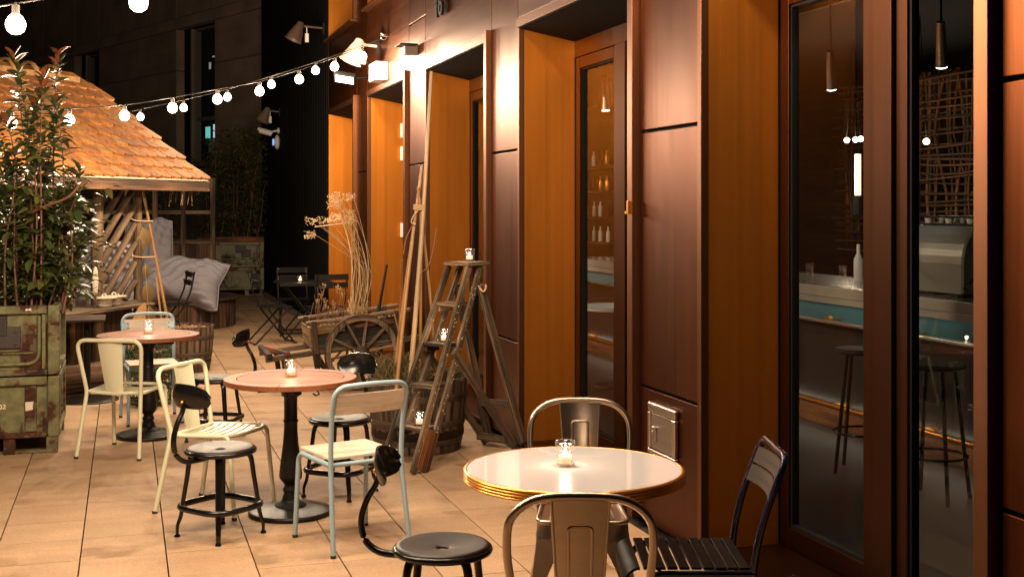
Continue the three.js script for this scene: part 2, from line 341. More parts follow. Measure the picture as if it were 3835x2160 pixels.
// ---------------------------------------------------------------- the cafe building
const W = 2.62, WI = 3.03;                       // facade plane, window plane
const cafe = thing('cafe_building', 'long cafe facade of bronze metal panels with deep orange window reveals', 'building');
const FAR = [-2.52, -5.32, -8.155, -10.935, -13.75, -16.54], NEAR = FAR.map(z => z + 2.02);
const TOP = 2.915, BAND = 2.975, SILL2 = 3.88, HI = 5.9;
const pan = (x0, x1, y0, y1, z0, z1, k) => part('facade_panel', span(x0, x1, y0, y1, z0, z1, 0.004), M.panel[k % 3], cafe);
// inner shell of the building: backing walls with the openings left free
{
  const b = [];
  for (let i = 0; i < FAR.length; i++) {
    const z1 = FAR[i], z0 = i < FAR.length - 1 ? NEAR[i + 1] : -25;      // pier beyond opening i
    b.push(span(W + 0.035, WI + 0.05, 0, HI, z0 - 0.02, z1 + (0.0) - 0.012));
    b.push(span(W + 0.035, WI + 0.05, TOP + 0.03, SILL2 - 0.03, z1 - 0.01, NEAR[i] + 0.01));
    b.push(span(W + 0.035, WI + 0.05, 5.2, HI, z1 - 0.01, NEAR[i] + 0.01));
  }
  b.push(span(W + 0.035, WI + 0.05, 0, HI, NEAR[0], 3));
  part('wall_core', b, M.backing, cafe);
}
const ROWS = [[0.015, 0.714], [0.729, 2.058], [2.073, 3.405], [3.42, 4.75], [4.765, HI]];
FAR.forEach((zf, i) => {
  const zn = NEAR[i];
  // pier panels beyond this opening (towards the back)
  if (i < FAR.length - 1) {
    const a = NEAR[i + 1] + 0.085, b = zf - 0.04;
    ROWS.forEach(([y0, y1], k) => pan(W, W + 0.03, y0, y1, a, b, i + k));
    part('corner_trim', span(W - 0.006, W + 0.034, 0.01, BAND - 0.06, zf - 0.036, zf + 0.004, 0.003), M.trim, cafe);
  }
  // lintel band and panel above the opening
  part('lintel_band', span(W - 0.014, W + 0.03, TOP, BAND, zf - 0.036, zn + 0.004, 0.003), M.trim, cafe);
  pan(W, W + 0.03, BAND + 0.006, SILL2 - 0.02, zf - 0.032, zn + 0.076, i + 1);
  // near-side fin standing proud of the wall
  part('edge_fin', span(W - 0.042, W + 0.03, 0.01, BAND + 0.012, zn, zn + 0.068, 0.003), M.trim, cafe);
  // reveals: the far one faces us, the near one faces away
  const jambShape = [[W - 0.002, 0.02], [WI, 0.02], [WI, TOP - 0.075], [W - 0.002, TOP - 0.002]];
  const jg = uvm(extr(jambShape, 0.02));
  const uvj = jg.attributes.uv, pj = jg.attributes.position; for (let k = 0; k < uvj.count; k++) uvj.setXY(k, pj.getY(k) * 0.5 + i * 0.37, pj.getX(k) * 0.8);
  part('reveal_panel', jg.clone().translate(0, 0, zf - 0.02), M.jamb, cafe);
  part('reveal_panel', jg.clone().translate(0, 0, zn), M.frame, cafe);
  // soffit falls inwards
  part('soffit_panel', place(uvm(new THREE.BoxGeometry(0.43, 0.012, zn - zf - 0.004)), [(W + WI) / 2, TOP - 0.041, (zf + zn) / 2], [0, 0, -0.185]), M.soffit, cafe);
  part('threshold', span(W + 0.0, WI + 0.1, 0.0, 0.035, zf + 0.002, zn - 0.002, 0.004), M.frame, cafe);
  // upper window recess
  part('upper_reveal', span(W - 0.004, WI, SILL2, 5.2, zf - 0.02, zf, 0.002), M.jamb, cafe);
  part('upper_sill', span(W - 0.075, WI, SILL2 - 0.016, SILL2 + 0.012, zf - 0.03, zn + 0.03, 0.003), M.trim, cafe);
  part('upper_fin', span(W - 0.042, W + 0.03, SILL2 + 0.014, 5.2, zn, zn + 0.068, 0.003), M.trim, cafe);
  const uw = part('upper_window', [span(WI - 0.01, WI + 0.04, SILL2 + 0.014, SILL2 + 0.1, zf, zn), span(WI - 0.01, WI + 0.04, SILL2 + 0.1, 5.2, zf, zf + 0.08), span(WI - 0.01, WI + 0.04, SILL2 + 0.1, 5.2, zn - 0.08, zn)], M.frame, cafe);
  part('pane', span(WI + 0.01, WI + 0.016, SILL2 + 0.1, 5.2, zf + 0.08, zn - 0.08), M.gasket, uw);
  // window wall inside the recess: two glazed leaves and a post
  const win = part('window_frame', [
    span(WI - 0.005, WI + 0.06, TOP - 0.20, TOP - 0.06, zf + 0.0, zn - 0.0, 0.003),
    span(WI - 0.02, WI + 0.07, 0.036, 2.715, zf + 0.80, zf + 0.953, 0.004)], M.frame, cafe);
  const leaf = (z0, z1) => {
    const s = 0.075, t = 0.1;
    const fr = part('window_leaf', [span(WI, WI + 0.06, 0.037, 2.713, z0, z0 + s, 0.004), span(WI, WI + 0.06, 0.037, 2.713, z1 - s, z1, 0.004),
      span(WI + 0.001, WI + 0.059, 0.037, 0.037 + t, z0 + s, z1 - s, 0.004), span(WI + 0.001, WI + 0.059, 2.713 - t * 0.8, 2.713, z0 + s, z1 - s, 0.004)], M.frame, cafe);
    const q = 0.014, y0 = 0.137, y1 = 2.633;
    part('gasket', [span(WI + 0.012, WI + 0.048, y0, y0 + q, z0 + s, z1 - s), span(WI + 0.012, WI + 0.048, y1 - q, y1, z0 + s, z1 - s), span(WI + 0.012, WI + 0.048, y0 + q, y1 - q, z0 + s, z0 + s + q), span(WI + 0.012, WI + 0.048, y0 + q, y1 - q, z1 - s - q, z1 - s)], M.gasket, fr);
    const gl = new THREE.PlaneGeometry(z1 - z0 - 2 * s - 2 * q, y1 - y0 - 2 * q).rotateY(-PI / 2).translate(WI + 0.03, (y0 + y1) / 2, (z0 + z1) / 2);
    part('glass_pane', gl, M.glass, fr);
  };
  leaf(zf + 0.022, zf + 0.795); leaf(zf + 0.958, zn - 0.004);
});
// pale hinges on the door leaf of the fourth reveal and a small hook on a fin
for (const y of [2.53, 2.27, 1.40]) part('door_hinge', span(WI - 0.045, WI - 0.005, y - 0.08, y + 0.08, -13.75 + 0.02, -13.75 + 0.05, 0.004), M.whitePlastic, cafe);
part('door_closer', span(WI - 0.05, WI, 2.62, 2.70, -9.9, -9.45, 0.01), M.steel, cafe);
part('latch_hook', [span(W - 0.065, W - 0.042, 1.63, 1.70, -6.09, -6.07, 0.003), span(W - 0.07, W - 0.06, 1.63, 1.645, -6.10, -6.06)], M.brass, cafe);
// raised house number above the third opening
const font = await new FontLoader().loadAsync('fonts/droid/droid_sans_bold.typeface.json');
{
  const g = new TextGeometry('16', { font, size: 0.19, depth: 0.025, curveSegments: 5, bevelEnabled: false });
  g.computeBoundingBox(); g.rotateY(-PI / 2); g.translate(W - 0.03, 3.30, -10.43);
  part('house_number', g, M.blackMatt, cafe);
}
// dark ribbed cladding at the far end
{
  part('cladding_backing', span(W + 0.0, W + 0.034, 0, HI, -16.63, -25.0), M.backing, cafe);
  for (let k = 0; k < 52; k++) { const z = -16.66 - k * 0.16; part('cladding_rib', span(W - 0.03, W - 0.001, 0.02, HI, z - 0.045, z + 0.045, 0.012), M.blackClad, cafe); }
  part('kerb', span(W - 0.16, W - 0.035, -0.04, 0.03, -14.4, -25, 0.006), mat([0.26, 0.19, 0.14], 0.85, 0, { map: texConcrete }), cafe);
}
// ---------------------------------------------------------------- cafe interior
{
  const s = (n, g, m) => { const o = part(n, g, m); o.userData.kind = 'structure'; return o; };
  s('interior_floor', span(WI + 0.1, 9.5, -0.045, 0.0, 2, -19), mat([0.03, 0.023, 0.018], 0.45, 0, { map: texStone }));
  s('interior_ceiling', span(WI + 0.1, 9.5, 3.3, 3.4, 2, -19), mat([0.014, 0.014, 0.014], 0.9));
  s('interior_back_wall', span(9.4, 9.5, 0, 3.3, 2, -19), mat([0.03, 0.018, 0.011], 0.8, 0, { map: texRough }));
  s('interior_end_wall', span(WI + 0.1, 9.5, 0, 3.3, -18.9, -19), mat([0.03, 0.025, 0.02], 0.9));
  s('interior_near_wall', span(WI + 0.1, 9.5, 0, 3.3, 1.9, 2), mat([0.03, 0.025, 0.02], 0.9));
}
{ // bar counter
  const b = thing('bar_counter', 'long stone-topped bar counter with teal lit front seen through the window', 'bar', [4.95, 0, -8]);
  part('counter_top', span(0, 0.85, 1.0, 1.08, -5.5, 5.5, 0.008), phys([0.50, 0.47, 0.42], 0.25, 0, { map: texConcrete, clearcoat: 0.4 }), b);
  part('upper_front', span(0.06, 0.1, 0.80, 0.998, -5.45, 5.45), mat([0.04, 0.15, 0.19], 0.7), b);
  part('lower_front', span(0.14, 0.18, 0.16, 0.80, -5.45, 5.45), mat([0.018, 0.014, 0.012], 0.5), b);
  part('plinth', span(0.17, 0.21, 0.0, 0.16, -5.45, 5.45), wood([0.28, 0.12, 0.05], 0.5), b);
  part('light_strip', span(0.045, 0.055, 0.985, 0.999, -5.3, 5.3), glow([1, 0.9, 0.75], 0.9), b);
  part('front_lip', span(0.0, 0.02, 0.955, 0.999, -5.5, 5.5), phys([0.50, 0.47, 0.42], 0.25, 0, { map: texConcrete }), b);
  part('light_strip', span(0.10, 0.115, 0.19, 0.196, -5.3, 5.3), glow([1, 0.85, 0.65], 5), b);
  const rail = part('hand_rail', sweep([[-0.05, 0.83, -5.3], [-0.05, 0.83, 5.3]], 0.014, 10), M.steel, b);
  const foot = part('foot_rail', sweep([[-0.03, 0.22, -5.3], [-0.03, 0.22, 5.3]], 0.02, 10), M.brass, b);
  for (let z = -5; z <= 5; z += 1.02) { part('bracket', [cyl(0.03, 0.03, 0.03, [-0.03, 0.84, z], [0, 0, PI / 2], 14), span(-0.04, 0.08, 0.83, 0.845, z - 0.008, z + 0.008)], M.brass, rail); part('bracket', [span(-0.03, 0.17, 0.20, 0.23, z - 0.012, z + 0.012)], M.brass, foot); }
  const r1 = new THREE.RectAreaLight(C(1, 0.95, 0.88), 0.9, 9, 0.03); r1.position.set(4.99, 0.985, -8); r1.lookAt(4.99, 0, -8); r1.rotation.z = PI / 2; scene.add(r1);
  r1.rotation.set(-PI / 2, 0, PI / 2);
  const r2 = new THREE.RectAreaLight(C(1, 0.85, 0.65), 1.5, 9, 0.03); r2.position.set(5.06, 0.18, -8); r2.rotation.set(-PI / 2, 0, PI / 2); scene.add(r2);
}
function barStool(x, z, label) {
  const t = thing('bar_stool', label, 'stool', [x, 0, z], rr(0, 1), 'stools along the bar');
  part('seat', lathe([[0, 0.74], [0.165, 0.745], [0.175, 0.755], [0.17, 0.775], [0, 0.77]], 24), M.blackMatt, t);
  for (let k = 0; k < 4; k++) { const a = k * PI / 2 + 0.4; part('leg', sweep([[Math.cos(a) * 0.12, 0.745, Math.sin(a) * 0.12], [Math.cos(a) * 0.21, 0, Math.sin(a) * 0.21]], 0.012, 8), M.blackMetal, t); }
  part('foot_ring', sweep(Array.from({ length: 20 }, (_, k) => [0.185 * Math.cos(k / 10 * PI), 0.25, 0.185 * Math.sin(k / 10 * PI)]), 0.008, 6, { closed: true }), M.blackMetal, t);
}
barStool(4.45, -6.75, 'black bar stool by the counter seen through the left pane of the big window');
barStool(4.42, -6.0, 'black bar stool behind the wide window post');
barStool(4.48, -5.15, 'black bar stool by the counter seen through the right pane of the big window');
barStool(4.40, -9.6, 'black bar stool inside the narrow window behind the round steel chair');
{ // espresso machine on the bar
  const t = thing('espresso_machine', 'pale grey espresso machine standing on the bar counter', 'coffee machine', [5.38, 1.08, -6.98]);
  const side = new THREE.Shape(); side.moveTo(-0.3, 0.03); side.lineTo(-0.3, 0.22); side.quadraticCurveTo(-0.29, 0.42, -0.16, 0.46); side.lineTo(0.22, 0.46); side.quadraticCurveTo(0.3, 0.46, 0.3, 0.36); side.lineTo(0.3, 0.03);
  part('body', extr(side, 0.72, 0.012).translate(0, 0, -0.36), phys([0.22, 0.22, 0.2], 0.35, 0.3), t);
  part('side_rib', [sweep(curve([[-0.29, 0.06, 0.375], [-0.12, 0.2, 0.375], [0.12, 0.27, 0.375], [0.29, 0.28, 0.375]], 14), 0.012, 8)], M.blackMatt, t);
  part('cup_tray', [span(-0.15, 0.24, 0.462, 0.475, -0.34, 0.34), sweep(fillet([[-0.15, 0.52, -0.34], [0.24, 0.52, -0.34], [0.24, 0.52, 0.34], [-0.15, 0.52, 0.34]], 0.04, 4, true), 0.007, 6, { closed: true })], M.blackMatt, t);
  for (let k = 0; k < 9; k++) tag(part('coffee_cup', lathe([[0, 0], [0.022, 0], [0.036, 0.05], [0.033, 0.05], [0.02, 0.006], [0, 0.005]], 14).translate(5.38 - 0.1 + (k % 3) * 0.1, 1.08 + 0.476, -6.98 - 0.24 + Math.floor(k / 3) * 0.22), M.whitePlastic), 'small white cup on top of the pale espresso machine', 'cup', 'cups on the espresso machine');
  part('group_head', [cyl(0.035, 0.035, 0.06, [-0.34, 0.22, -0.15], [0, 0, 0]), beam([-0.34, 0.2, -0.15], [-0.5, 0.18, -0.15], 0.025, 0.025)], M.steel, t);
  part('base_foot', [span(-0.28, -0.22, 0, 0.03, -0.3, -0.24), span(0.22, 0.28, 0, 0.03, 0.24, 0.3), span(-0.28, -0.22, 0, 0.03, 0.24, 0.3), span(0.22, 0.28, 0, 0.03, -0.3, -0.24)], M.blackMatt, t);
}
{ // beer tap
  const t = thing('beer_tap', 'curved beer tap on the bar beside the coffee machine', 'tap', [5.12, 1.08, -7.45]);
  part('column', sweep(fillet([[0.08, 0, 0], [0.08, 0.33, 0], [-0.04, 0.33, 0], [-0.04, 0.18, 0]], 0.05), 0.022, 10), M.steel, t);
  part('handle', sweep([[-0.02, 0.33, 0], [-0.05, 0.45, 0]], 0.014, 8), M.blackMatt, t);
}
// interior lamps
function bulbCluster(x, y, z, n, label) {
  const t = thing('pendant_cluster', label, 'lamp', [x, y, z], 0, 'bare bulb pendants inside the cafe');
  for (let k = 0; k < n; k++) {
    const q = part('bulb', new THREE.SphereGeometry(0.027, 14, 10).translate(0.02 * (k % 2), 0, (k - (n - 1) / 2) * 0.12), glow([1, 0.78, 0.5], 14), t);
    part('flex', sweep([[0.02 * (k % 2), 0.04, (k - (n - 1) / 2) * 0.12], [0, 3.3 - y, 0]], 0.004, 5), M.blackMatt, t);
  }
  lamp(FLAME, 0.9, [x, y, z], 2);
}
bulbCluster(6.78, 2.32, -10.45, 3, 'three bare bulbs hanging over the bar in the left window pane');
bulbCluster(6.47, 2.22, -8.97, 2, 'pair of bare bulbs hanging over the bar in the right window pane');
bulbCluster(6.4, 2.2, -15.2, 2, 'two bare bulbs hanging deep inside the narrow window');
{ // tall tube lamp on the rear wall
  const t = thing('tube_lamp', 'tall glowing glass tube lamp on the rear cafe wall', 'lamp', [7.1, 1.68, -10.87]);
  part('tube', cyl(0.032, 0.032, 0.42, [0, 0.31, 0], undefined, 18), glow([1, 0.70, 0.36], 1.6), t);
  part('socket', cyl(0.045, 0.06, 0.2, [0, 0.0, 0], undefined, 18), M.blackMatt, t);
  lamp(FLAME, 0.8, [6.98, 2.0, -10.87], 3);
}
function trackSpot(x, z, tilt, label) {
  const t = thing('track_spotlight', label, 'spotlight', [x, 2.72, z], 0, 'track spotlights on the cafe ceiling');
  part('housing', place(new THREE.CylinderGeometry(0.028, 0.04, 0.3, 16), [0, 0, 0], [tilt, 0, tilt * 0.8]), M.steel, t);
  const d = V(0, -0.152, 0).applyEuler(new THREE.Euler(tilt, 0, tilt * 0.8));
  part('lens', place(new THREE.CylinderGeometry(0.036, 0.036, 0.01, 16), d.toArray(), [tilt, 0, tilt * 0.8]), glow([0.95, 0.97, 1], 9), t);
  part('track', [span(-0.02, 0.02, 0.50, 0.55, -0.7, 0.7), cyl(0.008, 0.008, 0.44, [0, 0.3, 0])], M.blackMatt, t);
  const sp = new THREE.SpotLight(COOL, 0.8, 0, 0.6, 0.6, 2); sp.position.set(x + d.x * 1.2, 2.72 + d.y * 1.2, z + d.z * 1.2); sp.target.position.set(x + d.x * 10, 2.72 + d.y * 10, z + d.z * 10); sp.castShadow = true; scene.add(sp, sp.target);
}
trackSpot(5.05, -6.78, 0.35, 'slim track spotlight over the bar in the right window pane');
trackSpot(5.2, -8.33, 0.3, 'slim track spotlight over the bar in the left window pane');
trackSpot(5.2, -11.5, 0.3, 'slim track spotlight over the bar beyond the narrow window');
{ // woven wall hanging behind the bar: strands of rough bark and rope
  const t = thing('woven_screen', 'rough woven bark screen hanging behind the bar', 'screen', [7.9, 0, -8]);
  const hm = [rwood([0.16, 0.07, 0.03]), rwood([0.10, 0.05, 0.025]), rwood([0.22, 0.10, 0.04])];
  for (let k = 0; k < 120; k++) { const z = -4.4 + k * 0.0725 + rr(-0.03, 0.03); part('strand', sweep(curve([[rr(-0.03, 0.03), 1.2, z + rr(-0.06, 0.06)], [rr(-0.05, 0.05), 1.8, z + rr(-0.08, 0.08)], [rr(-0.05, 0.05), 2.4, z + rr(-0.08, 0.08)], [rr(-0.03, 0.03), 3.05, z]], 6), rr(0.009, 0.02), 5), pick(hm), t); }
  for (let k = 0; k < 30; k++) { const y = 1.22 + k * 0.062; part('strand', sweep(curve(Array.from({ length: 10 }, (_, j) => [rr(-0.06, 0.06) - 0.03, y + rr(-0.05, 0.05), -4.5 + j]), 20), rr(0.008, 0.016), 5), pick(hm), t); }
}
{ // shelf of glasses inside the narrow window
  const t = thing('glass_shelf', 'wall shelf of bottles and glasses inside the narrow window', 'shelf', [6.2, 0, -15.6]);
  const g = mat([0.4, 0.42, 0.38], 0.2);
  for (const [y, row] of [[1.15, 'lowest'], [1.5, 'second lowest'], [1.85, 'second highest'], [2.2, 'highest']]) { part('shelf_board', span(0, 0.28, y, y + 0.03, -1.6, 1.6), M.darkWood[0], t); for (let k = 0; k < 6; k++) tag(part('bottle', lathe([[0, 0], [0.03, 0], [0.03, 0.13], [0.012, 0.17], [0.012, 0.21], [0, 0.21]], 12).translate(6.33, y + 0.031, -15.6 - 1.5 + k * 0.27 + rr(-0.05, 0.05)), pick([g, M.blackMatt, M.whitePlastic, M.brass])), 'small bottle on the ' + row + ' wall shelf inside the narrow window', 'bottle', 'bottles on the wall shelf'); }
  part('upright', [span(0.24, 0.28, 0, 2.4, -1.62, -1.58), span(0.24, 0.28, 0, 2.4, 1.58, 1.62)], M.blackMatt, t);
}
for (let k = 0; k < 16; k++) { // bottles and tumblers along the bar
  const z = -5.4 - k * 0.34 + rr(-0.08, 0.08), x = 5.5 + rr(-0.08, 0.12); if (z < -6.5 && z > -7.6) continue;
  if (k % 3) tag(part('bar_glass', lathe([[0, 0], [0.028, 0], [0.034, 0.11], [0.031, 0.11], [0.026, 0.006], [0, 0.005]], 14).translate(x, 1.081, z), M.candleGlass), 'clear tumbler standing on the bar counter', 'glass', 'tumblers on the bar');
  else tag(part('bar_bottle', lathe([[0, 0], [0.036, 0], [0.037, 0.17], [0.014, 0.22], [0.014, 0.29], [0, 0.29]], 14).translate(x, 1.081, z), pick([mat([0.03, 0.06, 0.03], 0.15), mat([0.16, 0.06, 0.02], 0.15), M.whitePlastic])), 'tall bottle standing on the bar counter', 'bottle', 'bottles on the bar');
}
{ // pale round cafe table indoors
  const t = thing('indoor_table', 'pale round cafe table inside the narrow window', 'table', [4.35, 0, -10.6]);
  part('table_top', cyl(0.36, 0.36, 0.03, [0, 0.735, 0], undefined, 40), phys([0.62, 0.68, 0.70], 0.3), t);
  part('pedestal', [cyl(0.03, 0.03, 0.7, [0, 0.37, 0]), cyl(0.2, 0.22, 0.02, [0, 0.012, 0])], M.blackMatt, t);
  trackSpot(4.3, -10.75, 0.05, 'slim track spotlight above the pale indoor table');
}

// ---------------------------------------------------------------- concrete building closing the courtyard
{
  const P0 = [2.733, -25.662], d = [-0.38107, -0.92455], n = [-0.92455, 0.38107];   // along the wall, and towards the courtyard
  const bl = thing('concrete_building', 'tall dark concrete panel building with narrow windows behind the tiled hut', 'building', [P0[0], 0, P0[1]], Math.atan2(-d[1], d[0]));
  // local x runs along the wall (away to the left), local z faces the yard or back
  const face = new THREE.Vector3(n[0], 0, n[1]).applyAxisAngle(V(0, 1, 0), -bl.rotation.y).z > 0 ? 1 : -1;
  const wins = [[2.28, 3.66, 2.56, 5.72], [8.9, 10.1, 2.56, 5.72], [15.2, 16.4, 2.56, 5.72]];
  const joints = [-0.5, 2.24, 4.18, 6.6, 8.86, 10.6, 13, 15.15, 16.45, 20, 26], ys = [0, 2.5, 4.81, 5.76, 8.2, 10.5];
  for (let i = 0; i < joints.length - 1; i++) for (let j = 0; j < ys.length - 1; j++) {
    const inWin = wins.some(w => joints[i] < w[1] && joints[i + 1] > w[0] && ys[j] < w[3] && ys[j + 1] > w[2]);
    if (inWin) { if (joints[i + 1] > 4) continue; if (joints[i] >= 2.2) { part('concrete_panel', span(3.69, 4.17, ys[j] + 0.008, ys[j + 1] - 0.008, -0.28 * face, -0.06 * face), M.concrete, bl); } continue; }
    part('concrete_panel', span(joints[i] + 0.008, joints[i + 1] - 0.008, ys[j] + 0.008, ys[j + 1] - 0.008, -0.2 * face, 0), M.concrete, bl);
  }
  part('wall_core', span(-0.4, 26, 0, 10.5, -0.85 * face, -0.6 * face), M.backing, bl);
  part('eave_band', span(-0.5, 26, 5.74, 5.98, 0.002 * face, 0.1 * face, 0.01), M.concrete, bl);
  wins.forEach((w, k) => {
    const f = part('window', [span(w[0], w[0] + 0.05, w[2], w[3], -0.26 * face, -0.13 * face), span(w[1] - 0.06, w[1], w[2], w[3], -0.34 * face, -0.1 * face), span(w[0], w[1], w[3] - 0.05, w[3], -0.34 * face, -0.2 * face), span(w[0], w[1], w[2], w[2] + 0.12, -0.34 * face, 0.04 * face), span(w[0], w[1], 3.62, 3.70, -0.34 * face, -0.24 * face)], mat([0.2, 0.15, 0.12], 0.6), bl);
    part('window_pane', span(w[0] + 0.05, w[1] - 0.06, w[2] + 0.12, w[3] - 0.05, -0.16 * face, -0.156 * face), M.glass, f);
    part('room_wall', [span(w[0] - 0.3, w[1] + 0.3, w[2] - 0.2, w[3] + 0.1, -0.59 * face, -0.57 * face)], mat([0.02, 0.022, 0.024], 0.9), f);
    if (k === 0) {
      part('lit_screen', span(2.40, 2.72, 3.2, 3.5, -0.22 * face, -0.20 * face), glow([0.62, 0.85, 1], 0.8), f);
      part('lit_screen', span(2.90, 3.10, 3.2, 3.46, -0.22 * face, -0.20 * face), glow([0.12, 0.75, 0.72], 0.8), f);
      part('curtain', sheet((u, v) => [2.4 + u * 0.6, 3.18 - v * 0.35, (-0.23 + 0.02 * Math.sin(u * 22)) * face], 16, 2, 0.004), mat([0.3, 0.33, 0.34], 0.9), f);
      part('lit_screen', [span(2.86, 2.93, 4.75, 4.9, -0.22 * face, -0.20 * face), span(2.45, 2.62, 4.72, 4.82, -0.22 * face, -0.20 * face), span(2.6, 2.76, 5.0, 5.03, -0.22 * face, -0.20 * face)], glow([0.8, 0.85, 0.8], 0.25), f);
    }
  });
}

// ================================================================ FURNITURE
// every chair faces local -z, its origin on the floor between its legs
function dup(root, pos, turn, label) {
  const r = root.clone(); r.name = numbered(root.name.replace(/_\d{3}$/, '')); r.userData = { ...root.userData, label }; r.position.set(...pos); r.rotation.y = turn; scene.add(r); return r;
}
const deg = a => a * PI / 180;

// ---- pale green tube chair with a centre splat and slatted seat
function mintChair(pos, turn, label) {
  const t = thing('splat_chair', label, 'chair', pos, turn, 'pale green metal chairs');
  part('back_frame', sweep(fillet([[-0.222, 0.012, 0.262], [-0.192, 0.43, 0.178], [-0.232, 0.783, 0.25], [0.232, 0.783, 0.25], [0.192, 0.43, 0.178], [0.222, 0.012, 0.262]], [0, 0.03, 0.075, 0.075, 0.03, 0], 7), 0.0135, 12), M.mint, t);
  const back = [[-0.20, 0.425, 0.17], [-0.20, 0.437, -0.15], [-0.12, 0.437, -0.205], [0.12, 0.437, -0.205], [0.20, 0.437, -0.15], [0.20, 0.425, 0.17]];
  part('seat_ring', [sweep(fillet(back, 0.06, 5, true), 0.0115, 10, { closed: true })], M.mint, t);
  for (const s of [-1, 1]) {
    const leg = part('leg', sweep(fillet([[s * 0.185, 0.44, -0.14], [s * 0.192, 0.425, -0.185], [s * 0.205, 0.01, -0.225]], 0.03), 0.0125, 10), M.mint, t);
    part('foot_cap', [cyl(0.0142, 0.0142, 0.014, [s * 0.2055, 0.007, -0.2255], undefined, 12)], M.rubber, leg);
    part('foot_cap', [cyl(0.0145, 0.0145, 0.014, [s * 0.2225, 0.007, 0.2635], undefined, 12)], M.rubber, leg);
  }
  for (let k = 0; k < 8; k++) {
    const z = -0.172 + k * 0.046, w = k < 1 ? 0.16 : 0.19;
    part('slat', sheet((u, v) => { const x = (u - 0.5) * 2 * w; return [x, 0.437 - 0.022 * (1 - (x / 0.19) ** 2), z + v * 0.033]; }, 8, 1, 0.003), M.mint, t);
  }
  part('splat', sheet((u, v) => {
    const y = 0.436 + v * 0.342, hw = 0.062 + 0.026 * v, x = (u - 0.5) * 2 * hw;
    return [x, y, 0.176 + (y - 0.43) * 0.204 + 0.014 * (1 - (x / hw) ** 2) - 0.012];
  }, 6, 6, 0.0022), M.mint, t);
  return t;
}
mintChair([0.01, 0, -8.79], deg(-27), 'pale green metal chair with its back to us beside the rusty bin');
mintChair([0.50, 0, -7.00], deg(-127), 'pale green metal chair turned sideways behind the small black stool chair');

// ---- blue-grey tube chair with wooden seat and back board
function blueChair(pos, turn, label) {
  const t = thing('wood_seat_chair', label, 'chair', pos, turn, 'blue grey chairs with pale wood seats');
  const bk = [[-0.208, 0.012, 0.235], [-0.192, 0.40, 0.175], [-0.195, 0.62, 0.185], [-0.2, 0.805, 0.232], [0, 0.818, 0.262], [0.2, 0.805, 0.232], [0.195, 0.62, 0.185], [0.192, 0.40, 0.175], [0.208, 0.012, 0.235]];
  part('back_frame', sweep(fillet(bk, [0, 0.08, 0.08, 0.07, 0.15, 0.07, 0.08, 0.08, 0], 7), 0.0125, 12), M.blue, t);
  for (const s of [-1, 1]) {
    const leg = part('leg', sweep(fillet([[s * 0.19, 0.424, 0.172], [s * 0.19, 0.432, -0.19], [s * 0.2, 0.012, -0.215]], 0.06, 7), 0.0125, 12), M.blue, t);
    part('foot_cap', cyl(0.0135, 0.0135, 0.014, [s * 0.2, 0.007, -0.2155], undefined, 12), M.rubber, leg);
    part('foot_cap', cyl(0.0135, 0.0135, 0.014, [s * 0.208, 0.007, 0.2355], undefined, 12), M.rubber, leg);
    const br = part('bracket', sheet((u, v) => [s * (0.196 - u * 0.05), 0.70 + v * 0.05, 0.195 + v * 0.013 + u * 0.006], 2, 1, 0.004), M.blue, t);
    part('rivet', [0, 1].map(k => place(new THREE.SphereGeometry(0.0045, 8, 6), [s * 0.158, 0.708 + k * 0.034, 0.205 + k * 0.009])), M.blackMatt, br);
    part('rivet', [0, 1].map(k => place(new THREE.SphereGeometry(0.0045, 8, 6), [s * 0.158, 0.708 + k * 0.034, 0.196 + k * 0.009])), M.blackMatt, br);
  }
  part('rear_rail', sweep(curve([[-0.185, 0.425, 0.168], [0, 0.425, 0.176], [0.185, 0.425, 0.168]], 8), 0.0115, 10), M.blue, t);
  part('front_rail', sweep([[-0.186, 0.432, -0.13], [0.186, 0.432, -0.13]], 0.0095, 10), M.blue, t);
  for (let k = 0; k < 4; k++) { const g = box(0.372, 0.016, 0.083, [0, 0.4525, -0.148 + k * 0.0865], undefined, 0.004); part('seat_board', g, M.paleWood, t); }
  part('back_board', (() => { const g = sheet((u, v) => { const x = (u - 0.5) * 0.368, y = 0.672 + v * 0.1; return [x, y, 0.187 + (y - 0.62) * 0.25 + 0.022 * (1 - (x / 0.184) ** 2)]; }, 10, 3, 0.011); const uv = g.attributes.uv; for (let i = 0; i < uv.count; i++) uv.setXY(i, uv.getX(i) * 0.37, uv.getY(i) * 0.09); return g; })(), M.paleWood, t);
  return t;
}
blueChair([1.075, 0, -6.12], deg(17), 'blue grey tube chair with pale wood seat in front of the middle table');
blueChair([0.20, 0, -10.02], deg(186), 'blue grey tube chair facing us behind the far wooden table');

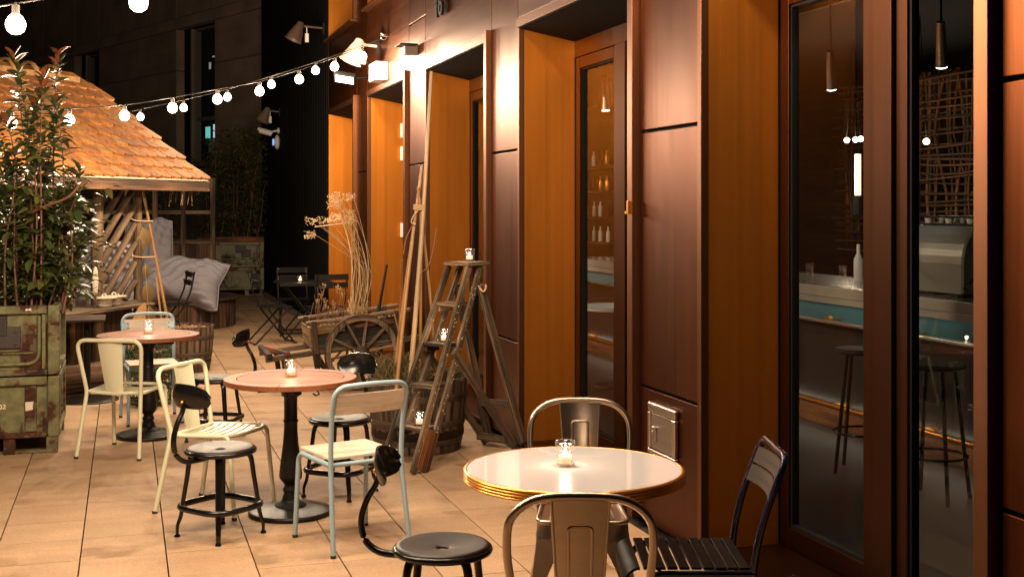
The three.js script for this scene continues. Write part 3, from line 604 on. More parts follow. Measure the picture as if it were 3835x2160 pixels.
// ---- black industrial stool chair with a round seat and kidney back pad
function stoolChair(pos, turn, label) {
  const t = thing('stool_chair', label, 'chair', pos, turn, 'black round seat stool chairs');
  part('seat', lathe([[0.021, 0.424], [0.021, 0.431], [0.03, 0.436], [0.06, 0.4365], [0.12, 0.444], [0.155, 0.449], [0.166, 0.448], [0.173, 0.440], [0.173, 0.424], [0.168, 0.415], [0.158, 0.413], [0.152, 0.42], [0.06, 0.422], [0.021, 0.424]], 48), M.seatBlack, t);
  part('seat_rim', sweep(Array.from({ length: 48 }, (_, k) => [0.170 * Math.cos(k / 24 * PI), 0.429, 0.170 * Math.sin(k / 24 * PI)]), 0.0125, 8, { closed: true }), M.blackMetal, t);
  for (let k = 0; k < 4; k++) {
    const a = PI / 4 + k * PI / 2, ca = Math.cos(a), sa = Math.sin(a), P = (r, y) => [r * ca, y, r * sa];
    const leg = part('leg', sweep(curve([P(0.125, 0.418), P(0.148, 0.395), P(0.165, 0.3), P(0.188, 0.16), P(0.197, 0.10), P(0.212, 0.055), P(0.214, 0.008)], 22), u => 0.0205 - 0.009 * u, 8, { flat: 0.7, up: [ca, 0, sa] }), M.blackMetal, t);
    part('foot', cyl(0.0125, 0.016, 0.012, P(0.214, 0.006), undefined, 12), M.blackMetal, leg);
  }
  part('leg_ring', sweep(fillet([0, 1, 2, 3].map(k => { const a = PI / 4 + k * PI / 2; return [0.24 * Math.cos(a), 0.152, 0.24 * Math.sin(a)]; }), 0.115, 8, true), 0.0165, 8, { closed: true, flat: 1, up: [0, 1, 0] }).applyMatrix4(new THREE.Matrix4()), M.blackMetal, t);
  part('back_post', sweep(curve([[0, 0.408, 0.06], [0, 0.404, 0.16], [0, 0.412, 0.235], [0, 0.45, 0.285], [0, 0.52, 0.302], [0, 0.60, 0.28], [0, 0.655, 0.248], [0, 0.69, 0.236]], 30), u => 0.019 - 0.005 * u, 10, { flat: 0.75, up: [0, 1, 0.4] }), M.blackMetal, t);
  const pad = part('back_pad', sheet((u, v) => {
    const a = (u - 0.5) * 1.5, e = 1 - Math.pow(Math.abs(u - 0.5) * 2, 3.2), hh = 0.012 + 0.048 * Math.sqrt(Math.max(0, e));
    const y = 0.718 + (v - 0.5) * 2 * hh + 0.016 * (1 - (a / 0.75) ** 2), r = 0.185 + 0.012 * Math.sin(v * PI);
    return [Math.sin(a) * r * 1.02, y, 0.045 + Math.cos(a) * r + (y - 0.718) * 0.12];
  }, 18, 6, 0.009), M.blackMetal, t);
  part('pad_bolt', place(new THREE.SphereGeometry(0.009, 10, 8), [0, 0.705, 0.25]), M.brass, pad);
  return t;
}
stoolChair([0.465, 0, -6.43], deg(-52), 'black round-seat stool chair on the open floor before the pale green chair');
stoolChair([1.195, 0, -7.13], deg(139), 'black round-seat stool chair between the middle table and the barrel');
stoolChair([0.62, 0, -9.08], deg(63), 'black round-seat stool chair beside the far wooden table');
stoolChair([1.10, 0, -4.335], deg(-114), 'black round-seat stool chair nearest to us at the white table');

// ---- bare steel cafe chair with hoop back
function steelChair(pos, turn, label) {
  const t = thing('steel_cafe_chair', label, 'chair', pos, turn, 'bare steel hoop back chairs');
  // seat pan
  const sh = new THREE.Shape(); const w0 = 0.175, w1 = 0.158, d0 = -0.185, d1 = 0.165, r = 0.055;
  sh.moveTo(-w0 + r, d0); sh.lineTo(w0 - r, d0); sh.quadraticCurveTo(w0, d0, w0, d0 + r); sh.lineTo(w1, d1 - r); sh.quadraticCurveTo(w1, d1, w1 - r, d1); sh.lineTo(-w1 + r, d1); sh.quadraticCurveTo(-w1, d1, -w1, d1 - r); sh.lineTo(-w0, d0 + r); sh.quadraticCurveTo(-w0, d0, -w0 + r, d0);
  const ring = sh.getPoints(6).map(p => [p.x, 0.44, p.y]); ring.pop();
  const seat = part('seat', extr(sh, 0.006).rotateX(PI / 2).translate(0, 0.437, 0), M.bareSteel, t);
  part('seat_rim', sweep(ring, 0.0095, 8, { closed: true }), M.bareSteel, seat);
  part('seat_emboss', sweep(ring.map(([x, y, z]) => [x * 0.72, 0.438, z * 0.72]), 0.004, 6, { closed: true }), M.bareSteel, seat);
  part('apron', (() => { const pos = [], N = ring.length, H = [[1.02, 0.434], [1.035, 0.392], [1.045, 0.388], [1.05, 0.36]]; const tri = []; for (let i = 0; i < N; i++) for (let j = 0; j < 3; j++) { const q = (ii, jj) => [ring[ii % N][0] * H[jj][0], H[jj][1], ring[ii % N][2] * H[jj][0]]; tri.push(...q(i, j), ...q(i + 1, j), ...q(i + 1, j + 1), ...q(i, j), ...q(i + 1, j + 1), ...q(i, j + 1)); } const g = new THREE.BufferGeometry(); g.setAttribute('position', new THREE.Float32BufferAttribute(tri, 3)); g.computeVertexNormals(); return toCreasedNormals(g, 0.8); })(), M.bareSteel, t);
  // legs: folded, tapering sheet
  for (const [sx, sz] of [[-1, -1], [1, -1], [-1, 1], [1, 1]]) {
    const X0 = sz < 0 ? 0.178 : 0.162, Z0 = sz < 0 ? -0.19 : 0.17, X1 = 0.225, Z1 = sz < 0 ? -0.235 : 0.255;
    const leg = part('leg', [sheet((u, v) => { const y = 0.372 * (1 - v), wd = 0.028 + 0.085 * Math.pow(1 - v, 2.2); const cx = X0 + (X1 - X0) * v, cz = Z0 + (Z1 - Z0) * v; return [sx * (cx - u * wd), y + 0.006, cz + sz * 0.012 * (1 - u) * 0]; }, 4, 14, 0.003),
      sheet((u, v) => { const y = 0.372 * (1 - v), wd = 0.028 + 0.075 * Math.pow(1 - v, 2.2); const cx = X0 + (X1 - X0) * v, cz = Z0 + (Z1 - Z0) * v; return [sx * cx, y + 0.006, cz - sz * u * wd]; }, 4, 14, 0.003)], M.bareSteel, t);
    part('foot_cap', box(0.034, 0.016, 0.034, [sx * 0.211, 0.008, Z1 - sz * 0.014], undefined, 0.004), M.rubber, leg);
  }
  // hoop
  const hoop = curve([[-0.165, 0.40, 0.10], [-0.178, 0.47, 0.128], [-0.200, 0.60, 0.165], [-0.209, 0.71, 0.192], [-0.196, 0.785, 0.208], [-0.135, 0.838, 0.222], [0, 0.853, 0.23], [0.135, 0.838, 0.222], [0.196, 0.785, 0.208], [0.209, 0.71, 0.192], [0.200, 0.60, 0.165], [0.178, 0.47, 0.128], [0.165, 0.40, 0.10]], 48);
  part('back_hoop', sweep(hoop, 0.0125, 12), M.bareSteel, t);
  const zy = y => 0.158 + (y - 0.43) * 0.165;
  const splat = part('splat', sheet((u, v) => { const y = 0.432 + v * 0.412, hw = 0.058 + 0.024 * v, x = (u - 0.5) * 2 * hw; return [x, y, zy(y) + 0.013 * (1 - (x / hw) ** 2) - 0.006]; }, 12, 10, 0.0025), M.bareSteel, t);
  for (const s of [-1, 1]) part('edge_fold', sweep([[s * 0.0585, 0.434, zy(0.434) - 0.004], [s * 0.0825, 0.842, zy(0.842) - 0.004]], 0.0042, 8), M.bareSteel, splat);
  const rib = fillet([[-0.03, 0.45, zy(0.45) + 0.0045], [-0.034, 0.765, zy(0.765) + 0.0045], [0.034, 0.765, zy(0.765) + 0.0045], [0.03, 0.45, zy(0.45) + 0.0045]], 0.016, 5);
  part('pressed_rib', sweep(rib, 0.0052, 8), M.bareSteel, splat);
  part('pressed_rib', sweep(rib.map(([x, y, z]) => [x, y, z - 0.001]), 0.0052, 8), M.bareSteel, splat);
  return t;
}
steelChair([1.30, 0, -3.47], deg(-19), 'bare steel hoop-back chair with its back to us at the white table');
steelChair([1.76, 0, -4.66], deg(161), 'bare steel hoop-back chair facing us across the white table');

// ---- navy tube chair with slatted seat
{
  const t = thing('navy_chair', 'glossy navy tube chair with dark slatted seat beside the window', 'chair', [1.89, 0, -3.945], deg(72.5));
  const bk = [[-0.195, 0.012, 0.22], [-0.195, 0.43, 0.185], [-0.195, 0.62, 0.225], [-0.195, 0.825, 0.305], [0.195, 0.825, 0.305], [0.195, 0.62, 0.225], [0.195, 0.43, 0.185], [0.195, 0.012, 0.22]];
  part('back_frame', sweep(fillet(bk, [0, 0.1, 0.1, 0.05, 0.05, 0.1, 0.1, 0], 7), 0.0125, 14), M.navy, t);
  for (const s of [-1, 1]) { const leg = part('leg', sweep(fillet([[s * 0.196, 0.436, 0.195], [s * 0.196, 0.436, -0.185], [s * 0.2, 0.01, -0.225]], 0.085, 9), 0.0125, 14), M.navy, t); part('foot_cap', [cyl(0.014, 0.014, 0.014, [s * 0.2, 0.007, -0.226]), cyl(0.014, 0.014, 0.014, [s * 0.195, 0.007, 0.221])], M.rubber, leg); }
  for (let k = 0; k < 9; k++) part('slat', box(0.376, 0.009, 0.035, [0, 0.452, 0.165 - k * 0.0405], undefined, 0.003), M.slate, t);
  part('front_slat', sheet((u, v) => { const a = v * 1.75; return [(u - 0.5) * 0.376, 0.4005 + 0.052 * Math.cos(a), -0.188 - 0.05 * Math.sin(a)]; }, 2, 8, 0.008), M.slate, t);
  part('cross_rail', [sweep([[-0.19, 0.436, -0.12], [0.19, 0.436, -0.12]], 0.008, 8), sweep([[-0.19, 0.436, 0.14], [0.19, 0.436, 0.14]], 0.008, 8)], M.navy, t);
  for (const [y0, y1] of [[0.735, 0.792], [0.672, 0.729]]) part('back_slat', sheet((u, v) => { const x = (u - 0.5) * 0.366, y = y0 + v * (y1 - y0); return [x, y, 0.225 + (y - 0.62) * 0.39 + 0.028 * (1 - (x / 0.183) ** 2) - 0.004]; }, 10, 2, 0.007), phys([0.05, 0.03, 0.018], 0.6, 0, { map: texWood, specularIntensity: 0.35 }), t);
}

// ---------------------------------------------------------------- tables
function pedestal(t, h) {
  const base = part('base_plate', lathe([[0, 0.0], [0.222, 0.0], [0.228, 0.008], [0.226, 0.02], [0.215, 0.026], [0.14, 0.036], [0.075, 0.046], [0.06, 0.056], [0, 0.056]], 48), M.blackWorn, t);
  part('base_flange', lathe([[0.085, 0.044], [0.083, 0.052], [0.055, 0.064], [0.048, 0.078]], 24), M.blackMatt, base);
  const k = (h - 0.03) / 0.71;
  part('column', lathe([[0.05, 0.06], [0.046, 0.09], [0.036, 0.12], [0.042, 0.128], [0.042, 0.142], [0.036, 0.15], [0.034, 0.165], [0.044, 0.18], [0.06, 0.20], [0.062, 0.22], [0.058, 0.27], [0.05, 0.33], [0.042, 0.40], [0.037, 0.47], [0.036, 0.515], [0.041, 0.52], [0.041, 0.53], [0.036, 0.535], [0.036, 0.62], [0.036, 0.66], [0.05, 0.668], [0.052, 0.70], [0.052, 0.71]].map(([r, y]) => [r, y * k]), 28), M.blackWorn, t);
  part('top_spider', [0, 1].map(i => box(0.36, 0.014, 0.04, [0, h - 0.037, 0], [0, i * PI / 2 + 0.4, 0])), M.blackMatt, t);
}
function woodTable(pos, R, turn, label) {
  const t = thing('wood_table', label, 'table', pos, turn, 'round wooden pedestal tables');
  const y0 = 0.712, th = 0.028, ri = R * 0.80;
  for (let k = 0; k < 6; k++) {
    const s = new THREE.Shape(), a0 = k / 6 * 2 * PI + 0.002, a1 = (k + 1) / 6 * 2 * PI - 0.002;
    s.absarc(0, 0, R, a0, a1, false); s.absarc(0, 0, ri + 0.0035, a1, a0, true);
    const g = uvm(extr(s, th - 0.004, 0.002, [], 12)); const uv = g.attributes.uv, p = g.attributes.position, am = (a0 + a1) / 2;
    for (let i = 0; i < uv.count; i++) { const x = p.getX(i), y = p.getY(i); uv.setXY(i, -x * Math.sin(am) + y * Math.cos(am) + k * 0.7, x * Math.cos(am) + y * Math.sin(am) + k * 0.3); }
    part('rim_segment', g.rotateX(-PI / 2).translate(0, y0 + 0.002, 0), M.teakEdge2[k % 3], t);
  }
  const n = 7, w = 2 * ri / n;
  for (let k = 0; k < n; k++) {
    const x0 = -ri + k * w + 0.001, x1 = -ri + (k + 1) * w - 0.001, s = new THREE.Shape(), pts = [];
    for (let j = 0; j <= 8; j++) { const x = x0 + (x1 - x0) * j / 8; pts.push([x, Math.sqrt(Math.max(0, ri * ri - x * x))]); }
    const full = pts.concat(pts.slice().reverse().map(([x, y]) => [x, -y]));
    let g = uvm(extr(full.filter((p, i, a) => i === 0 || Math.hypot(p[0] - a[i - 1][0], p[1] - a[i - 1][1]) > 1e-4), th - 0.001), rr(0, 4), rr(0, 4));
    part('plank', g.rotateX(-PI / 2).translate(0, y0, 0), M.teak[k % 3], t);
  }
  part('under_top', cyl(R * 0.9, R * 0.9, 0.016, [0, y0 + 0.007, 0], undefined, 40), M.darkWood[1], t);
  pedestal(t, y0);
  return t;
}
M.teakEdge2 = [[0.31, 0.105, 0.042], [0.34, 0.105, 0.036], [0.27, 0.085, 0.034]].map(c => soft(c, 0.55));
woodTable([0.862, 0, -6.76], 0.358, deg(72), 'round wooden pedestal table with a candle in the middle of the terrace');
woodTable([0.163, 0, -9.34], 0.362, deg(60), 'round wooden pedestal table with a candle beside the rusty bin');
part('bag_hook', sweep(curve([[0.93, 0.712, -6.62], [0.97, 0.695, -6.55], [0.985, 0.675, -6.55], [0.97, 0.665, -6.56], [0.955, 0.675, -6.57]], 12), 0.004, 6), M.blackMatt); tag(scene.children.at(-1), 'thin black bag hook under the edge of the middle table', 'hook');
{
  const R = 0.394, t = thing('white_table', 'round white laminate table with ribbed brass edge in the foreground', 'table', [1.527, 0, -4.12]);
  part('table_top', lathe([[0, 0.700], [R - 0.012, 0.700], [R - 0.012, 0.7385], [R - 0.014, 0.740], [0, 0.740]], 96), M.laminate, t);
  const prof = [[R - 0.013, 0.699]]; for (let k = 0; k < 4; k++) { const y = 0.7 + k * 0.0098; prof.push([R - 0.004, y], [R + 0.0005, y + 0.003], [R + 0.0005, y + 0.0068], [R - 0.004, y + 0.0098]); } prof.push([R - 0.006, 0.7408], [R - 0.0115, 0.7412], [R - 0.0128, 0.7395]);
  part('brass_edge', lathe(prof, 96), M.brass, t);
  pedestal(t, 0.70);
}

// ---------------------------------------------------------------- candles in cut glass tumblers
function candle(pos, r, h, label, power = 0.09) {
  const t = thing('candle_glass', label, 'candle', pos, rr(0, 3), 'tea lights in cut glass tumblers');
  const n = 20, rows = 6, tri = [], Q = (i, j, inner) => { const a = i / n * 2 * PI, k = j / rows, f = (i + j) % 2 ? 1 : 0.93, rad = (inner ? r * 0.86 : r * f) * (0.93 + 0.07 * k); return [Math.cos(a) * rad, inner ? 0.012 + (h - 0.012) * k : h * k, Math.sin(a) * rad]; };
  for (let i = 0; i < n; i++) for (let j = 0; j < rows; j++) { const a = Q(i, j), b = Q(i + 1, j), c = Q(i + 1, j + 1), d = Q(i, j + 1); if ((i + j) % 2) tri.push(...a, ...c, ...b, ...a, ...d, ...c); else tri.push(...a, ...d, ...b, ...b, ...d, ...c); }
  const g = new THREE.BufferGeometry(); g.setAttribute('position', new THREE.Float32BufferAttribute(tri, 3)); g.computeVertexNormals();
  const rim = lathe([[r * 0.93, h], [r * 0.99, h + 0.003], [r, h]], 24), bot = lathe([[0, 0.001], [r * 0.9, 0.001], [r * 0.9, 0.012], [0, 0.012]], 20);
  part('tumbler', [g, rim, bot], M.candleGlass, t);
  const wx = part('tea_light', lathe([[0, 0.014], [r * 0.62, 0.014], [r * 0.62, 0.014 + h * 0.3], [0, 0.012 + h * 0.29]], 20), M.wax, t);
  part('flame', lathe([[0, h * 0.32], [0.006, h * 0.36], [0.0095, h * 0.44], [0.006, h * 0.6], [0, h * 0.74]], 10), M.flame, wx);
  const p = V(...pos); lamp(FLAME, power, [p.x, p.y + h * 0.85, p.z], 0.5);
  return t;
}
candle([1.507, 0.7405, -4.155], 0.037, 0.086, 'lit tea light in a cut glass on the white table', 0.1);
candle([0.868, 0.7405, -6.79], 0.038, 0.088, 'lit tea light in a cut glass on the middle wooden table');
candle([0.165, 0.7405, -9.39], 0.038, 0.086, 'lit tea light in a cut glass on the far wooden table');

// ---------------------------------------------------------------- step ladder
{
  const t = thing('step_ladder', 'weathered wooden double step ladder with candles on its treads', 'ladder', [2.094, 0, -7.935], 0.625);
  const fx = y => -0.573 + y / 1.28 * 0.623, hz = y => 0.135 - 0.05 * y / 1.28, L = M.ladder;
  for (const s of [-1, 1]) for (const o of [0, 0.125])
    part('stile', beam([fx(0.0) + o, 0.012, s * hz(0)], [fx(1.27) + o, 1.27, s * hz(1.27)], 0.024, 0.045, [1, 0.6, 0], 0.003), L[o ? 1 : 0], t);
  for (let k = 1; k <= 4; k++) { const y = 0.256 * k; part('tread', box(0.16, 0.022, 2 * hz(y) - 0.028, [fx(y) + 0.068, y, 0], undefined, 0.003), L[k % 2], t); for (const s of [1, -1]) part('tread_cleat', box(0.13, 0.04, 0.014, [fx(y) + 0.068, y - 0.032, s * (hz(y) - 0.022)]), L[1], t); }
  part('top_board', box(0.23, 0.024, 0.22, [fx(1.28) + 0.08, 1.286, 0], undefined, 0.004), L[0], t);
  for (const s of [-1, 1]) {
    part('rear_leg', beam([0.15, 1.14, s * 0.10], [0.573, 0.012, s * 0.155], 0.026, 0.062, [1, 0.4, 0], 0.003), L[0], t);
    part('brace', beam([-0.16, 0.73, s * 0.125], [0.50, 0.012, s * 0.125], 0.022, 0.05, [1, 0.9, 0], 0.003), L[1], t);
  }
  part('cross_bar', beam([0.46, 0.3, -0.13], [0.46, 0.3, 0.13], 0.022, 0.05), L[1], t);
  part('cross_bar', beam([0.40, 0.07, -0.12], [0.40, 0.07, 0.12], 0.022, 0.05), L[1], t);
  part('repair_board', beam([fx(0.015) + 0.062, 0.015, 0.150], [fx(0.25) + 0.062, 0.25, 0.141], 0.016, 0.115, [1, 0.5, 0], 0.002), M.orangeWood, t);
  const specks = []; for (let k = 0; k < 110; k++) { const s = rnd() < 0.75 ? 1 : -1, y = rr(0.1, 1.2), o = rnd() < 0.5 ? 0 : 0.125, z = s * hz(y) + rr(-0.008, 0.008); specks.push(place(new THREE.SphereGeometry(rr(0.002, 0.0045), 6, 4), [fx(y) + o - 0.0215 + rr(-0.001, 0.002), y + rr(-0.01, 0.01), z])); specks.push(place(new THREE.SphereGeometry(rr(0.002, 0.004), 6, 4), [fx(y) + o + rr(-0.018, 0.018), y, s * hz(y) + 0.0125])); }
  tag(part('paint_specks', specks, mat([0.62, 0.55, 0.45], 0.7), t), null, null, null, 'stuff');
  part('hinge_rope', sweep(Array.from({ length: 16 }, (_, k) => [0.16 + 0.03 * Math.cos(k / 8 * PI), 1.12 + 0.02 * Math.sin(k * 0.9), 0.10 + 0.035 * Math.sin(k / 8 * PI)]), 0.007, 6, { closed: true }), M.rope, t);
  const at = (x, y, z) => { const v = V(x, y, z).applyAxisAngle(V(0, 1, 0), 0.625); return [v.x + 2.094, y, v.z - 7.935]; };
  candle(at(fx(1.28) + 0.085, 1.299, 0.02), 0.036, 0.084, 'lit tea light in a cut glass on top of the step ladder');
  candle(at(fx(0.768) + 0.07, 0.780, 0.02), 0.036, 0.084, 'lit tea light in a cut glass on the middle ladder tread');
  candle(at(fx(0.256) + 0.07, 0.268, 0.02), 0.036, 0.084, 'lit tea light in a cut glass on the lowest ladder tread');
}
// ---------------------------------------------------------------- barrel planters
function barrel(pos, R, h, label) {
  const t = thing('barrel_planter', label, 'planter', pos, 0.2, 'half barrel planters');
  const n = 26, rad = k => R * (0.84 + 0.16 * Math.sin(Math.min(1, k * 0.92 + 0.08) * PI / 2));
  for (let i = 0; i < n; i++) {
    const a0 = i / n * 2 * PI + 0.006, a1 = (i + 1) / n * 2 * PI - 0.006;
    const g = sheet((u, v) => { const a = a0 + (a1 - a0) * u, r = rad(v) - 0.011; return [Math.cos(a) * r, 0.005 + v * (h - 0.005), Math.sin(a) * r]; }, 2, 6, 0.022);
    const uv = g.attributes.uv; for (let k = 0; k < uv.count; k++) uv.setXY(k, uv.getY(k) * h + i * 0.61, uv.getX(k) * 0.08 + i * 0.23);
    part('stave', g, M.stave[(i * 7) % 3], t);
  }
  for (const [v0, v1] of [[0.12, 0.22], [0.36, 0.45], [0.72, 0.81]]) part('hoop', lathe([[rad(v0) - 0.002, v0 * h], [rad(v0) + 0.003, v0 * h], [rad(v1) + 0.003, v1 * h], [rad(v1) - 0.002, v1 * h]], 48), M.hoop, t);
  part('soil', lathe([[0, h * 0.93], [rad(0.9) * 0.5, h * 0.92], [rad(0.9) - 0.024, h * 0.88], [rad(0.9) - 0.024, 0.1], [0, 0.1]], 28), M.soil, t);
  part('bark_chips', Array.from({ length: 240 }, () => { const a = rr(0, 2 * PI), r = Math.sqrt(rnd()) * (R - 0.05); return box(rr(0.015, 0.04), 0.008, rr(0.01, 0.022), [Math.cos(a) * r, h * 0.92 + rr(0, 0.02), Math.sin(a) * r], [rr(-0.6, 0.6), rr(0, 3), rr(-0.6, 0.6)]); }), M.chip[0], t).userData.kind = 'stuff';
  return t;
}
barrel([1.935, 0, -8.33], 0.345, 0.5, 'large dark half barrel planter behind the step ladder');
barrel([0.57, 0, -12.95], 0.30, 0.46, 'small half barrel planter behind the far wooden table');
{ // low heather in the big barrel
  const t = thing('heather_plant', 'low dry green heather growing in the large half barrel', 'plant', [1.935, 0.46, -8.33]);
  const mats = [mat([0.10, 0.085, 0.03], 0.8), mat([0.075, 0.07, 0.028], 0.8), mat([0.20, 0.11, 0.04], 0.85)];
  for (let k = 0; k < 3; k++) {
    const gs = [];
    for (let i = 0; i < 260; i++) { const a = rr(0, 2 * PI), r = Math.sqrt(rnd()) * 0.31, x = Math.cos(a) * r, z = Math.sin(a) * r, hh = rr(0.05, 0.15) * (a > 2 && a < 4.6 ? 1.35 : 0.8); gs.push(sweep([[x, 0, z], [x + rr(-0.03, 0.03), hh * 0.5, z + rr(-0.03, 0.03)], [x + rr(-0.08, 0.08), hh, z + rr(-0.08, 0.08)]], u => 0.0045 * (1 - 0.5 * u), 4)); }
    tag(part('sprigs', gs, mats[k], t), null, null, null, 'stuff');
  }
}
{ // bamboo poles tied to a wigwam, standing in the barrel
  const t = thing('bamboo_wigwam', 'tall wigwam of tied bamboo canes standing in the large half barrel', 'plant support', [0, 0, 0]);
  const pole = (a, b, r, m, curvature = 0) => {
    const A = V(...a), B = V(...b), pts = [], Lp = A.distanceTo(B), n = 40;
    for (let i = 0; i <= n; i++) { const p = A.clone().lerp(B, i / n); p.x += Math.sin(i / n * PI) * curvature; pts.push(p.toArray()); }
    part('cane', sweep(pts, u => r * (1 - 0.35 * u) * (1 + 0.14 * Math.max(0, Math.cos(u * Lp / 0.2 * 2 * PI) - 0.9) * 10 * 0.6), 8), m, t);
  };
  pole([1.815, 0.45, -8.06], [2.019, 2.60, -8.275], 0.0185, M.bambooPale, 0.012);
  pole([1.735, 0.45, -8.20], [1.930, 1.85, -8.21], 0.012, M.bamboo, -0.01);
  pole([1.720, 0.45, -8.03], [1.945, 1.95, -8.24], 0.014, M.bamboo, -0.008);
  pole([1.932, 0.45, -8.26], [1.925, 1.72, -8.20], 0.012, M.bamboo, 0.006);
  pole([2.075, 0.45, -8.33], [1.90, 1.80, -8.18], 0.013, M.bamboo, 0.012);
  pole([1.77, 0.45, -8.30], [1.80, 1.30, -8.25], 0.009, M.orangeWood, 0.01);
  part('twine', [sweep(Array.from({ length: 34 }, (_, k) => [1.918 + 0.042 * Math.cos(k * 0.78), 1.645 + k * 0.0012, -8.203 + 0.042 * Math.sin(k * 0.78)]), 0.0045, 5), sweep(curve([[1.90, 1.64, -8.17], [1.86, 1.6, -8.15], [1.85, 1.56, -8.15], [1.88, 1.55, -8.14]], 10), 0.004, 5)], M.rope, t);
  part('dry_vine', [sweep(curve([[1.92, 1.22, -8.22], [1.97, 1.24, -8.22], [2.02, 1.36, -8.24], [2.05, 1.52, -8.25]], 14), 0.004, 5), sweep(curve([[1.87, 1.55, -8.18], [1.82, 1.46, -8.17], [1.80, 1.35, -8.17]], 10), 0.004, 5), sweep(curve([[1.75, 0.5, -8.1], [1.76, 0.8, -8.13], [1.73, 0.95, -8.14]], 10), 0.006, 5)], M.twig, t);
}
// ---------------------------------------------------------------- handcart
{
  const cx = 2.06, cz = -11.09, t = thing('wooden_handcart', 'old wooden handcart with spoked wheels planted with dry grasses', 'cart', [cx, 0, cz]);
  const tilt = g => g.translate(0, -0.36, 0).rotateZ(0.105).translate(0, 0.36, 0);
  const G = M.greyWood, O = M.oldWood, D = M.darkWood;
  function wheel(z) {
    const w = part('wheel', lathe([[0.338, -0.022], [0.345, -0.022], [0.345, 0.022], [0.338, 0.022], [0.338, -0.022]], 48).rotateX(PI / 2).translate(0, 0.345, z), mat([0.12, 0.06, 0.035], 0.7, 0.4, { map: texDust }), t);
    for (let k = 0; k < 6; k++) { const a0 = k / 6 * 2 * PI + 0.006, a1 = (k + 1) / 6 * 2 * PI - 0.006, s = new THREE.Shape(); s.absarc(0, 0, 0.3375, a0, a1, false); s.absarc(0, 0, 0.288, a1, a0, true); part('felloe', uvm(extr(s, 0.032, 0.003, [], 8)).translate(0, 0.345, z - 0.016), G[k % 2], w); }
    for (let k = 0; k < 10; k++) { const a = k / 10 * 2 * PI + 0.18; part('spoke', beam([Math.cos(a) * 0.05, 0.345 + Math.sin(a) * 0.05, z], [Math.cos(a) * 0.292, 0.345 + Math.sin(a) * 0.292, z], 0.02, 0.024, [0, 0, 1], 0.003), G[k % 2], w); }
    part('hub', lathe([[0, -0.09], [0.035, -0.09], [0.04, -0.06], [0.06, -0.03], [0.062, 0.03], [0.045, 0.06], [0.04, 0.09], [0, 0.095]], 20).rotateX(PI / 2).translate(0, 0.345, z), D[0], w);
  }
  wheel(0.0); wheel(-0.74);
  part('axle', cyl(0.022, 0.022, 0.86, [0, 0.345, -0.37], [PI / 2, 0, 0], 12), D[1], t);
  // box sides
  for (const z of [-0.10, -0.64]) {
    const near = z > -0.3;
    part('side_board', tilt(box(0.86, 0.115, 0.02, [0.01, 0.475, z], undefined, 0.003)), near ? rwood([0.085, 0.085, 0.06]) : D[0], t);
    part('side_board', tilt(box(0.30, 0.075, 0.018, [-0.27, 0.585, z], undefined, 0.003)), rwood([0.50, 0.33, 0.17]), t);
    part('side_board', tilt(box(0.52, 0.07, 0.018, [0.17, 0.588, z], undefined, 0.003)), rwood([0.24, 0.115, 0.06]), t);
    part('side_rail', tilt(sweep(curve(Array.from({ length: 8 }, (_, k) => [-0.47 + k * 0.138, 0.66 + rr(-0.006, 0.006), z + 0.02]), 20), 0.021, 8, { bump: 0.12 })), G[0], t);
    for (const x of [-0.40, -0.06, 0.36]) part('stake', tilt(box(0.045, 0.30, 0.03, [x, 0.525, z + 0.026], undefined, 0.004)), D[2], t);
    part('shaft', tilt(beam([-0.86, 0.385, z], [0.60, 0.395, z], 0.04, 0.05, [0, 1, 0], 0.006)), G[1], t);
  }
  part('end_board', tilt(box(0.02, 0.2, 0.54, [-0.43, 0.52, -0.37], [0, 0, 0.06], 0.003)), rwood([0.42, 0.27, 0.13]), t);
  part('end_board', tilt(box(0.02, 0.2, 0.54, [0.44, 0.52, -0.37], undefined, 0.003)), D[0], t);
  for (let k = 0; k < 4; k++) part('floor_board', tilt(box(0.88, 0.018, 0.132, [0, 0.425, -0.17 - k * 0.136])), D[k % 3], t);
  part('handle_bar', tilt(beam([-0.83, 0.425, 0.02], [-0.83, 0.425, -0.76], 0.05, 0.045, [0, 1, 0], 0.006)), D[2], t);
  part('handle_bar', tilt(beam([-0.66, 0.41, -0.06], [-0.80, 0.43, -0.68], 0.045, 0.04, [0, 1, 0], 0.006)), rwood([0.26, 0.1, 0.055]), t);
  for (const z of [-0.06, -0.66]) part('prop_leg', beam([-0.70, 0.30, z], [-0.66, 0.0, z], 0.035, 0.045, [1, 0, 0], 0.005), D[1], t);
  part('prop_leg', beam([-0.42, 0.37, -0.09], [-0.36, 0.0, -0.09], 0.03, 0.05, [1, 0, 0], 0.005), D[1], t);
  part('soil', tilt(span(-0.42, 0.43, 0.435, 0.60, -0.115, -0.625)), M.soil, t);
  part('bark_chips', Array.from({ length: 260 }, () => tilt(box(rr(0.015, 0.035), 0.008, rr(0.01, 0.02), [rr(-0.4, 0.4), 0.605 + rr(0, 0.02), rr(-0.6, -0.13)], [rr(-0.5, 0.5), rr(0, 3), rr(-0.5, 0.5)]))), M.chip[2], t).userData.kind = 'stuff';
  part('hook_chain', [sweep(curve([[0.2, 0.68, -0.06], [0.26, 0.65, -0.05], [0.32, 0.67, -0.05], [0.38, 0.69, -0.06]], 12), 0.006, 5)], D[1], t);
}
{ // spade leaning in the cart
  const t = thing('garden_fork', 'long wooden tool handle leaning in the handcart', 'tool', [0, 0, 0]);
  part('handle', sweep([[2.30, 0.66, -11.55], [2.37, 1.12, -11.50]], 0.014, 8), M.darkWood[1], t);
  part('socket', sweep([[2.295, 0.64, -11.55], [2.31, 0.74, -11.54]], u => 0.03 - 0.012 * u, 8), M.darkWood[0], t);
}
